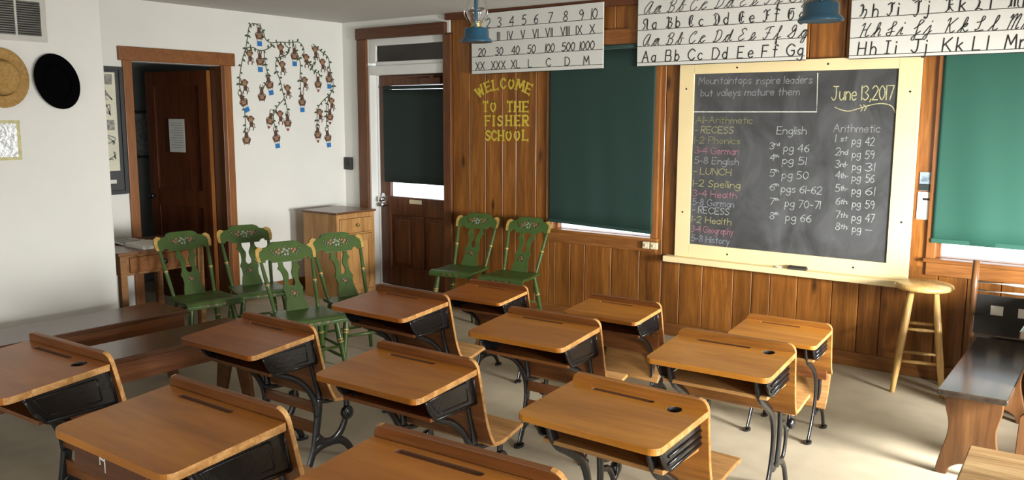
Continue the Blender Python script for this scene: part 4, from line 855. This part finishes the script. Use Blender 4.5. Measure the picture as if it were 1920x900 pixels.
WEL = [('W', -4.892, 1.912, 32), ('E', -4.802, 1.95, 20), ('L', -4.718, 1.965, 10), ('C', -4.633, 1.975, 3), ('O', -4.544, 1.971, -6), ('M', -4.447, 1.956, -14), ('E', -4.359, 1.925, -24), ('T', -4.829, 1.777, 0), ('O', -4.742, 1.777, 0), ('T', -4.56, 1.776, 0), ('H', -4.477, 1.776, 0), ('E', -4.389, 1.775, 0), ('F', -4.802, 1.654, 0), ('I', -4.736, 1.654, 0), ('S', -4.665, 1.654, 0), ('H', -4.571, 1.657, 0), ('E', -4.476, 1.658, 0), ('R', -4.391, 1.658, 0), ('S', -4.802, 1.525, 0), ('C', -4.733, 1.526, 0), ('H', -4.656, 1.527, 0), ('O', -4.571, 1.529, 0), ('O', -4.481, 1.533, 0), ('L', -4.39, 1.534, 0)]
# ---------------------------------------------------------------- hanging charts
def chart(label, x0, x1, z0, z1, tilt, group='handwriting charts hung along the top of the paneled wall'):
    y = D - .055
    t = thing('wall_chart', label, 'chart', ((x0 + x1) / 2, y, (z0 + z1) / 2), 0, group); t.rotation_euler = (0, tilt, 0)
    hx, hz = (x1 - x0) / 2, (z1 - z0) / 2
    MB().box(-hx, hx, 0, .014, -hz, hz).build('card', 'chart_card', t, bevel=.001)
    e = MB(); e.box(-hx - .001, hx + .001, -.001, .0155, -hz - .004, -hz); e.build('bottom_edge', 'chart_edge', t)
    return t, (x0 + x1) / 2, (z0 + z1) / 2, hx, hz
def rules(t, hx, zs, tilts=0):
    m = MB()
    for z in zs: m.box(-hx, hx, -.0012, 0, z - .0022, z + .0022)
    m.build('ruled_lines', 'ink_brown', t)
t, cx, cz, hx, hz = chart('white number chart, digits above Roman numerals, hanging left of the middle window', -4.94, -3.604, 2.066, 2.575, math.radians(-.55))
rules(t, hx, [z - cz for z in (2.448, 2.337, 2.212, 2.096)])
m = MB()
for s, x, z in NUM:
    roman = s[0] in 'IVXLCDM'; h = .078 if z > 2.4 else .066; fnt = dict(GL, I='1 0 1 10') if roman else GL
    zz = (2.448, 2.337, 2.212, 2.096)[min(range(4), key=lambda i: abs((2.448, 2.337, 2.212, 2.096)[i] - z))] + .004
    m = MB(); write(m, s, x - cx, zz - cz, h, lambda v: (v.x, -.002, v.y), .0065, center=True, slant=.12 if s[0].isdigit() else 0, font=fnt, gap=2.4 if roman else 1.5, nar=.88)
    m.build('numeral', 'ink', t)
def abc(label, x0, x1, z1, lines, ups, xs, kinds):
    t, cx, cz, hx, hz = chart(label, x0, x1, 2.080, z1, math.radians(-.2))
    rules(t, hx, [z - cz for z in lines]); m = MB()
    for z, kd in zip(lines, kinds):
        for u_, x in zip(ups, xs):
            for dx, ch in ((0, u_), (.078 if u_ not in 'IJ' else .064, u_.lower())):
                f = {'p': GL, 'c': CU, 'f': FK if ch.isupper() else GL, 'o': CU}[kd]
                sl = {'p': .10, 'c': .38, 'f': .08, 'o': .55}[kd]; pen = {'p': .0075, 'c': .0052, 'f': .0062, 'o': .0045}[kd]
                h = {'p': .080, 'c': .084, 'f': .080, 'o': .088}[kd]
                if x - cx + dx > hx - .01: continue
                m = MB(); write(m, ch, x + dx - cx - .035, z + .003 - cz, h, lambda v: (v.x, -.002, v.y), pen, font=f, slant=sl, nar=.82)
                if kd == 'f' and ch.islower(): write(m, ch, x + dx - cx - .031, z + .006 - cz, h * .9, lambda v: (v.x, -.0021, v.y), pen * .6, font=f, slant=sl, nar=.82)
                m.build('letter', 'ink', t)
L4 = (2.462, 2.346, 2.226, 2.105)
abc('white alphabet chart showing A to G in four scripts, above the chalkboard', -3.298, -2.010, 2.598, L4, 'ABCDEFG', (-3.218, -3.022, -2.839, -2.648, -2.456, -2.278, -2.105), 'ofcp')
abc('white alphabet chart showing H to M in four scripts, at the top right corner', -1.722, -.42, 2.598, (2.455, 2.337, 2.212, 2.099), 'HIJKLM', (-1.631, -1.463, -1.305, -1.126, -.958, -.787), 'ofcp')
# ---------------------------------------------------------------- chalkboard
t = thing('chalkboard', 'large chalkboard in a cream painted frame covered with class notes', 'chalkboard', (-2.11, D, 1.36)); ox, oz = 2.11, -1.36
f = MB()
for a in ((-2.948, -2.83, .64, 2.085), (-1.412, -1.275, .64, 2.085), (-2.83, -1.412, .64, .742), (-2.83, -1.412, 2.008, 2.085)): f.box(a[0] + ox, a[1] + ox, -.030, -.001, a[2] + oz, a[3] + oz)
fo = f.build('frame', 'cream_paint', t, bevel=.003)
f = MB()
for x, z in ((-2.89, 1.90), (-2.89, .98), (-2.50, 2.045), (-1.86, 2.05), (-1.335, 1.86), (-1.335, 1.02), (-2.52, .69), (-1.62, .69)): f.lathe([(.0001, 0), (.007, 0)], 10, (0, 0, 0)) if 0 else f.prism([(x + ox + .007 * math.cos(k), z + oz + .007 * math.sin(k)) for k in [i * math.pi / 5 for i in range(10)]], -.0315, -.030, 'y')
f.build('nail_head', 'dark_hole', fo)
MB().box(-3.015 + ox, -1.262 + ox, -.095, -.001, .596 + oz, .640 + oz).build('ledge', 'cream_paint', t, bevel=.005)
MB().box(-2.84 + ox, -1.40 + ox, -.018, -.002, .735 + oz, 2.015 + oz).build('slate', 'slate', t)
KC = {'g': 'chalk_grey', 'y': 'chalk_yellow', 'o': 'chalk_olive', 'p': 'chalk_pink', 'v': 'chalk_violet', 'w': 'chalk_white'}
cm = {k: MB() for k in KC}; dm = MB(); to = lambda v: (v.x + ox, -.0188, v.y + oz)
random.seed(5)
for (s, x, z, wd, h, k) in CHALK:
    if 'June' in s: write(dm, s, x + .01, z, h * .92, to, .0068, wd * .90, gap=1.6, jit=.01); continue
    cl = MB(); write(cl, s, max(x, -2.816), z, min(h, .052) if len(s) > 2 else h, to, .0045, wd, gap=1.8, slant=.06, jit=.03); cl.build('chalk_line', KC[k], t)
for v in FLOUR: ribbon(dm, cat_rom(v, 4) if len(v) > 3 else v, .006, to)
dm.build('chalk_date', 'chalk_date', t)
bl = MB(); ribbon(bl, BOXL[0], .007, to); bl.build('chalk_box', 'chalk_bright', t)
e = thing('eraser', 'black felt eraser lying on the chalkboard ledge', 'eraser', (-1.985, D - .062, .6405), .05)
MB().box(-.065, .065, -.022, .022, 0, .016).build('felt', 'eraser_felt', e, bevel=.004); MB().box(-.062, .062, -.019, .019, .016, .024).build('grip', 'dark_hole', e, bevel=.003)
tag(MB().tube([(-.03, 0, .005), (.03, 0, .005)], .005, 10).build('chalk_stick', 'chalk_bright', None, (-2.13, D - .06, .6402)), 'short white chalk stick lying left of the eraser on the chalkboard ledge', 'chalk')
# ---------------------------------------------------------------- welcome lettering
t = thing('welcome_lettering', 'yellow serif letters on the wood wall reading welcome to the fisher school', 'lettering', (-4.62, D, 1.72))
SERIF = {'W': [(0, 10), (5, 8), (10, 10)], 'E': [(0, 0), (0, 10)], 'L': [(0, 0), (0, 10)], 'M': [(0, 0), (9, 0), (1, 10), (8, 10)], 'T': [(3.5, 0)], 'H': [(0, 0), (0, 10), (7, 0), (7, 10)], 'F': [(0, 0), (0, 10)], 'I': [(2, 0), (2, 10)], 'R': [(0, 0), (0, 10), (6, 0)]}
for (ch, x, z, ang) in WEL:
    mb = MB(); st = strokes(GL[ch]); a, b_ = extent(st); h = .082; k = h / 10; kx = (.052 if ch not in 'WM' else .078) / max(b_ - a, 5); mid = (a + b_) / 2
    if ch == 'I': kx = k * .5
    ca, sa = math.cos(math.radians(ang)), math.sin(math.radians(ang))
    def to(v): return (x + v.x * ca - v.y * sa + 4.62, -.0025, z + v.x * sa + v.y * ca - 1.72)
    for s in st:
        if len(s) > 5: ribbon(mb, [((p[0] - mid) * kx, (p[1] - 5) * k) for p in s], .018, to); continue
        for p, q in zip(s[:-1], s[1:]):
            vert = abs(p[1] - q[1]) > abs(p[0] - q[0]) * .9
            ribbon(mb, [((p[0] - mid) * kx, (p[1] - 5) * k), ((q[0] - mid) * kx, (q[1] - 5) * k)], .0205 if vert else .012, to)
    for (sx, sz) in SERIF.get(ch, []): ribbon(mb, [((sx - mid) * kx - .014, (sz - 5) * k), ((sx - mid) * kx + .014, (sz - 5) * k)], .009, to)
    if ch in 'EFLT':
        for sx, sz in {'E': [(6, 10), (6, 0)], 'F': [(6, 10)], 'L': [(6, 0)], 'T': [(0, 10), (7, 10)]}[ch]: ribbon(mb, [((sx - mid) * kx, (sz - 5) * k - .011), ((sx - mid) * kx, (sz - 5) * k + .011)], .010, to)
    mb.build('letter', 'yellow_letter', t)
# ---------------------------------------------------------------- small wall things
t = thing('light_switch', 'pair of cream switch boxes on the window apron left of the chalkboard', 'switch', (-3.155, D - .018, .698))
for s in (-1, 1):
    o = MB().prism(rrect(s * .034 - .029, s * .034 + .029, -.027, .027, .004), -.026, 0, 'y').build('switch_box', 'cream_plastic', t, bevel=.004); MB().box(s * .034 - .005, s * .034 + .005, -.034, -.026, -.008, .010).build('toggle', 'cream_plastic', o)
t = thing('thermostat', 'small black control box on the white wall strip left of the entrance door', 'thermostat', (-6.592, D, 1.215))
MB().prism(rrect(-.048, .048, -.062, .062, .006), -.03, 0, 'y').build('case', 'black_plastic', t, bevel=.004)
MB().box(-.006, .006, -.036, -.030, -.01, .012).build('lever', 'dark_hole', t)
t = thing('wall_calendar', 'small calendar with a landscape picture hung between chalkboard and right window', 'calendar', (-1.212, D - .004, 1.20))
MB().box(-.035, .085, -.004, 0, .03, .15).build('picture', 'cal_picture', t); MB().box(-.040, .078, -.003, 0, -.155, .022).build('page', 'paper', t)
MB().box(-.035, .085, -.005, -.003, .032, .075).build('picture_shore', 'cal_dark', t); MB().box(-.010, .035, -.0040, -.003, -.03, -.015).build('print', 'ink', t)
# framed print on the left wall behind the closet corner
t = thing('framed_poster', 'tall dark-framed print with cream strip of small pictures, left of the hallway doorway', 'poster', (XL, 3.40, 1.57)); 
b = MB()
for a in ((-.30, -.27, -.50, .50), (.265, .295, -.50, .50), (-.27, .265, -.50, -.47), (-.27, .265, .47, .50)): b.box(.001, .024, *a)
b.build('frame', 'frame_dark', t, bevel=.003)
MB().box(.002, .008, -.28, .28, -.48, .48).build('mat_board', 'poster_mat', t); MB().box(.008, .010, -.24, .235, -.315, .455).build('print', 'poster_cream', t)
b = MB(); random.seed(9)
for j in range(6):
    z = .40 - j * .118
    for i in range(3):
        y = .17 - i * .14; b = MB()
        if (i + j) % 3 == 0: b.box(.010, .0108, y - .04, y + .04, z - .04, z + .04); 
        else: ribbon(b, cat_rom([(y + random.uniform(-.045, .045), z + random.uniform(-.045, .045)) for _ in range(7)], 4), .010, lambda v: (.0106, v.x, v.y))
        b.build('small_picture', 'poster_print', t)
MB().box(.008, .010, .06, .20, -.415, -.385).build('name_label', 'paper', t)
# ---------------------------------------------------------------- closet wall: vent, hats, sheet
t = thing('wall_vent', 'grey louvered return-air grille high on the white closet wall', 'vent', (XN, 2.46, 2.30)); hw_, hh = .298, .142
b = MB()
for a in ((-hw_, -hw_ + .035, -hh, hh), (hw_ - .035, hw_, -hh, hh), (-hw_ + .035, hw_ - .035, -hh, -hh + .035), (-hw_ + .035, hw_ - .035, hh - .035, hh), (.105, .118, -hh + .035, hh - .035), (-.09, -.077, -hh + .035, hh - .035)): b.box(.0, .012, *a)
b.build('frame', 'vent_metal', t); MB().box(.0005, .002, -hw_ + .02, hw_ - .02, -hh + .02, hh - .02).build('backing', 'dark_hole', t)
for i in range(15):
    z = -hh + .040 + i * .0146; s = MB(); s.sheet([(.002, z + .006), (.011, z - .003)], .002, -hw_ + .03, hw_ - .03, 'y'); 
    s.v = [Vector((v.x, v.y, v.z)) for v in s.v]; s.build('slat', 'vent_slat', t)
def hat(label, y, z, ry, rz, rx, m_, band, crown_h, tilt, grp=None, dent=True):
    t = thing('brimmed_hat', label, 'hat', (XN + .012, y, z)); t.rotation_euler = (math.radians(tilt), 0, 0)
    N_ = 48; b = MB(); vs = []
    prof = [(.0, crown_h - (.022 if dent else .008)), (.18, crown_h - (.018 if dent else .007)), (.34, crown_h - .004), (.46, crown_h), (.53, crown_h - .010), (.565, crown_h * .55), (.60, .018), (.66, .010), (.80, .008), (.94, .013), (1.0, .020), (1.0, .016), (.80, .003), (.60, .003)]
    for q, h in prof:
        for k in range(N_):
            a = 2 * math.pi * k / N_; c, s_ = math.cos(a), math.sin(a); sq = 1.0
            vs.append((h, max(q, .002) * ry * c, max(q, .002) * rz * s_))
    fs = [(i * N_ + k, i * N_ + (k + 1) % N_, (i + 1) * N_ + (k + 1) % N_, (i + 1) * N_ + k) for i in range(len(prof) - 1) for k in range(N_)]
    b.add(vs, fs, 0, True); b.build('hat_body', m_, t)
    r = MB(); vs = []
    for q, h in ((.585, .032), (.606, .018), (.612, .020), (.590, .036)):
        for k in range(N_): a = 2 * math.pi * k / N_; vs.append((h, q * ry * math.cos(a), q * rz * math.sin(a)))
    r.add(vs, [(i * N_ + k, i * N_ + (k + 1) % N_, ((i + 1) % 4) * N_ + (k + 1) % N_, ((i + 1) % 4) * N_ + k) for i in range(4) for k in range(N_)], 0, True); r.build('hat_band', band, t)
hat('tan straw hat hung on the white wall, crown facing out, cut by the left edge', 2.452, 1.923, .165, .186, 0, 'hat_straw', 'hat_band', .085, 6)
hat('black felt hat hung on the white wall beside the straw hat', 2.793, 1.910, .141, .182, 0, 'hat_black', 'hat_black', .022, 20)
t = thing('wall_sheet', 'crinkled silvery sheet with gilt border pinned under the straw hat', 'sheet', (XN, 2.42, 1.535)); 
MB().box(.001, .004, -.13, .13, -.125, .125).build('border', 'gilt_border', t); b = MB(); n = 14; vs = []
random.seed(2)
for j in range(n + 1):
    for i in range(n + 1): vs.append((.0055 + random.uniform(-.001, .0018), -.108 + .216 * i / n, -.105 + .21 * j / n))
b.add(vs, [(j * (n + 1) + i, j * (n + 1) + i + 1, (j + 1) * (n + 1) + i + 1, (j + 1) * (n + 1) + i) for j in range(n) for i in range(n)]); b.build('silver_sheet', 'silver_paper', t)
# ---------------------------------------------------------------- vine and monkey wall decals
t = thing('vine_decal', 'green leafy vine decal trailing across the white wall beside the doorway', 'decal', (XL, 5.3, 2.0)); random.seed(4)
to = lambda v: (.0018, v.x - 5.3, v.y - 2.0)
for v in VINES:
    b = MB(); p = cat_rom(v, 5); ribbon(b, p, .0085, to); acc = 0
    for i in range(1, len(p)):
        acc += (p[i] - p[i - 1]).length
        if acc > .042:
            acc = 0; tt = (p[i] - p[i - 1]).normalized()
            for sd in random.choice(((1,), (-1,), (1, -1))):
                d = Vector((tt.x * .5 - sd * tt.y, tt.y * .5 + sd * tt.x)).normalized(); nn = Vector((-d.y, d.x)); a = p[i]; L_ = random.uniform(.030, .042)
                q = [a, a + d * L_ * .4 + nn * L_ * .28, a + d * L_, a + d * L_ * .4 - nn * L_ * .28]
                b.add([(.002, x_[0] - 5.3, x_[1] - 2.0) for x_ in q], [(0, 1, 2, 3)])
    b.build('vine_strand', 'vine_green', t)
def disc(mb, y, z, ry, rz, x, mat=0, n=16): mb.add([(x, y + ry * math.cos(2 * math.pi * i / n), z + rz * math.sin(2 * math.pi * i / n)) for i in range(n)], [tuple(range(n))], mat)
MLAB = ['topmost monkey decal, upside down with a blue book, under the vine arch', 'monkey decal clinging below the upper left bend of the vine', 'upside-down monkey decal with a blue book, straight under the topmost one', 'monkey decal sitting under the middle of the top vine', 'monkey decal clinging to the second strand, just under the one at mid top',
 'upside-down monkey decal with a blue book at the centre of the top vine', 'monkey decal clinging right of the central blue-book monkey', 'monkey decal at the start of the right-hand vine, highest on the right', 'monkey decal on the right vine just below the highest right one', 'monkey decal on the leftmost strand at mid height',
 'tilted upside-down monkey decal with blue book on the second strand from the left', 'hanging monkey decal without a book, beside the tilted blue-book monkey', 'large monkey decal clinging at the middle of the wall decal group', 'monkey decal clinging to the straight centre strand', 'upside-down monkey decal with a small red book, inside the right vine',
 'upside-down monkey decal with a blue book on the rightmost strand', 'leftmost strongly tilted monkey decal with a blue book', 'upside-down monkey decal with a blue book at the end of the centre strand', 'monkey decal clinging at the far right edge, below the rightmost blue book', 'monkey decal on the leftmost strand near its lower end',
 'monkey decal in the fork of the lower middle strands', 'tilted monkey decal with a red book at the lower middle left', 'monkey decal with a red book hanging from the lower middle fork', 'monkey decal clinging at the lower right fork', 'monkey decal with a red book at the right of the lower right fork',
 'lowest monkey decal on the leftmost strand, hanging without a book', 'lowest monkey decal of the middle, upside down with a blue book', 'lowest red-book monkey decal on the right side', 'lowest blue-book monkey decal at the bottom right']
for (y, z, k, ang), lab in zip(MONK, MLAB):
    t = thing('monkey_decal', lab, 'decal', (XL, y, z), 0, 'monkey wall decals', 1.15); t.rotation_euler = (math.radians(ang), 0, 0)
    x = .0026; hang = k in 'brn'
    bd = MB()
    if hang:
        disc(bd, 0, .040, .017, .030, x)
        for s in (-1, 1): ribbon(bd, cat_rom([(s * .010, .055), (s * .018, .075), (s * .010, .096)], 4), .006, lambda v: (x, v.x, v.y)); ribbon(bd, cat_rom([(s * .014, .030), (s * .036, .012), (s * .020, -.030)], 4), .007, lambda v: (x, v.x, v.y))
    else:
        disc(bd, .006, -.038, .018, .024, x); ribbon(bd, cat_rom([(-.010, -.02), (-.030, .0), (-.034, .03)], 4), .007, lambda v: (x, v.x, v.y)); ribbon(bd, cat_rom([(.015, -.03), (.034, -.04), (.030, -.06), (.042, -.066)], 4), .006, lambda v: (x, v.x, v.y))
        for s in (-1, 1): ribbon(bd, cat_rom([(.004 + s * .008, -.055), (.004 + s * .02, -.07), (.004 + s * .016, -.085)], 4), .008, lambda v: (x, v.x, v.y))
    bd.build('body', 'monkey_brown', t)
    h = MB(); disc(h, 0, 0, .027, .028, x + .0004); 
    for s in (-1, 1): disc(h, s * .026, .004, .009, .010, x + .0003)
    h.build('head', 'monkey_brown', t)
    f = MB(); disc(f, 0, -.005 if not hang else .003, .0195, .017, x + .0009); disc(f, -.008, .008, .009, .009, x + .0008); disc(f, .008, .008, .009, .009, x + .0008); fo = f.build('face', 'monkey_tan', t)
    e = MB()
    for s in (-1, 1): disc(e, s * .007, .006, .0022, .0028, x + .0013, 0, 8)
    e.build('eye', 'dark_hole', fo)
    if k in 'br':
        MB().box(x, x + .001, -.019, .019, -.040, -.026).build('page', 'paper', t)
        if k == 'b': MB().box(x, x + .0012, -.022, .022, -.078, -.040).build('book', 'book_blue', t)
        else: MB().prism([(-.016, -.040), (.016, -.040), (.004, -.062), (-.004, -.062)], x, x + .0012, 'x').build('book', 'book_red', t)
# ---------------------------------------------------------------- blue hanging lanterns
def lantern(label, loc, rz, s):
    t = thing('hanging_lantern', label, 'lantern', loc, rz, 'blue tin lanterns hanging from the ceiling', s); zc = (ZC - loc[2]) / s
    b = MB(); b.lathe([(.0001, .004), (.078, .004), (.090, 0), (.092, .006), (.086, .018), (.074, .026), (.072, .070), (.064, .080), (.034, .086), (.0001, .086)], 40); b.build('tank', 'blue_enamel', t)
    b = MB(); b.lathe([(.030, .084), (.034, .092), (.026, .104), (.036, .110), (.038, .118), (.0001, .118)], 28); b.build('burner', 'brass', t)
    b = MB(); b.lathe([(.034, .118), (.050, .140), (.058, .170), (.052, .205), (.036, .240), (.033, .262), (.031, .262), (.034, .240), (.050, .205), (.0555, .170), (.048, .142), (.032, .120)], 32); b.build('globe', 'glass_clear', t)
    b = MB(); b.lathe([(.036, .258), (.040, .270), (.030, .290), (.030, .315), (.044, .322), (.040, .330), (.0001, .345)], 28); b.build('cap', 'blue_enamel', t)
    for sg in (-1, 1):
        b = MB(); b.tube(cat_rom([(0, sg * .066, .075), (0, sg * .078, .12), (0, sg * .078, .24), (0, sg * .066, .285), (0, sg * .030, .305)], 6), .0085, 10); b.build('side_tube', 'blue_enamel', t)
        b = MB(); b.tube(cat_rom([(sg * .05, -.02, .12), (sg * .066, -.045, .15), (sg * .062, -.048, .19), (sg * .05, -.02, .23)], 6), .0022, 6); b.build('guard_wire', 'chrome', t)
    b = MB(); b.tube(cat_rom([(.0, -.078, .24), (0, -.07, .36), (0, 0, .42), (0, .07, .36), (0, .078, .24)], 6), .0025, 8); b.build('bail', 'chrome', t)
    b = MB(); b.tube([(0, 0, .415), (0, 0, zc)], .003, 8); b.lathe([(.0001, zc - .012), (.022, zc - .010), (.024, zc)], 16); b.build('cord', 'black_plastic', t)
    return t
lantern('blue tin lantern hanging in front of the number chart', (-3.235, 3.95, 2.118), .65, 1.0)
lantern('blue tin lantern hanging between the two alphabet charts', (-1.196, 3.72, 2.092), .3, 1.0)
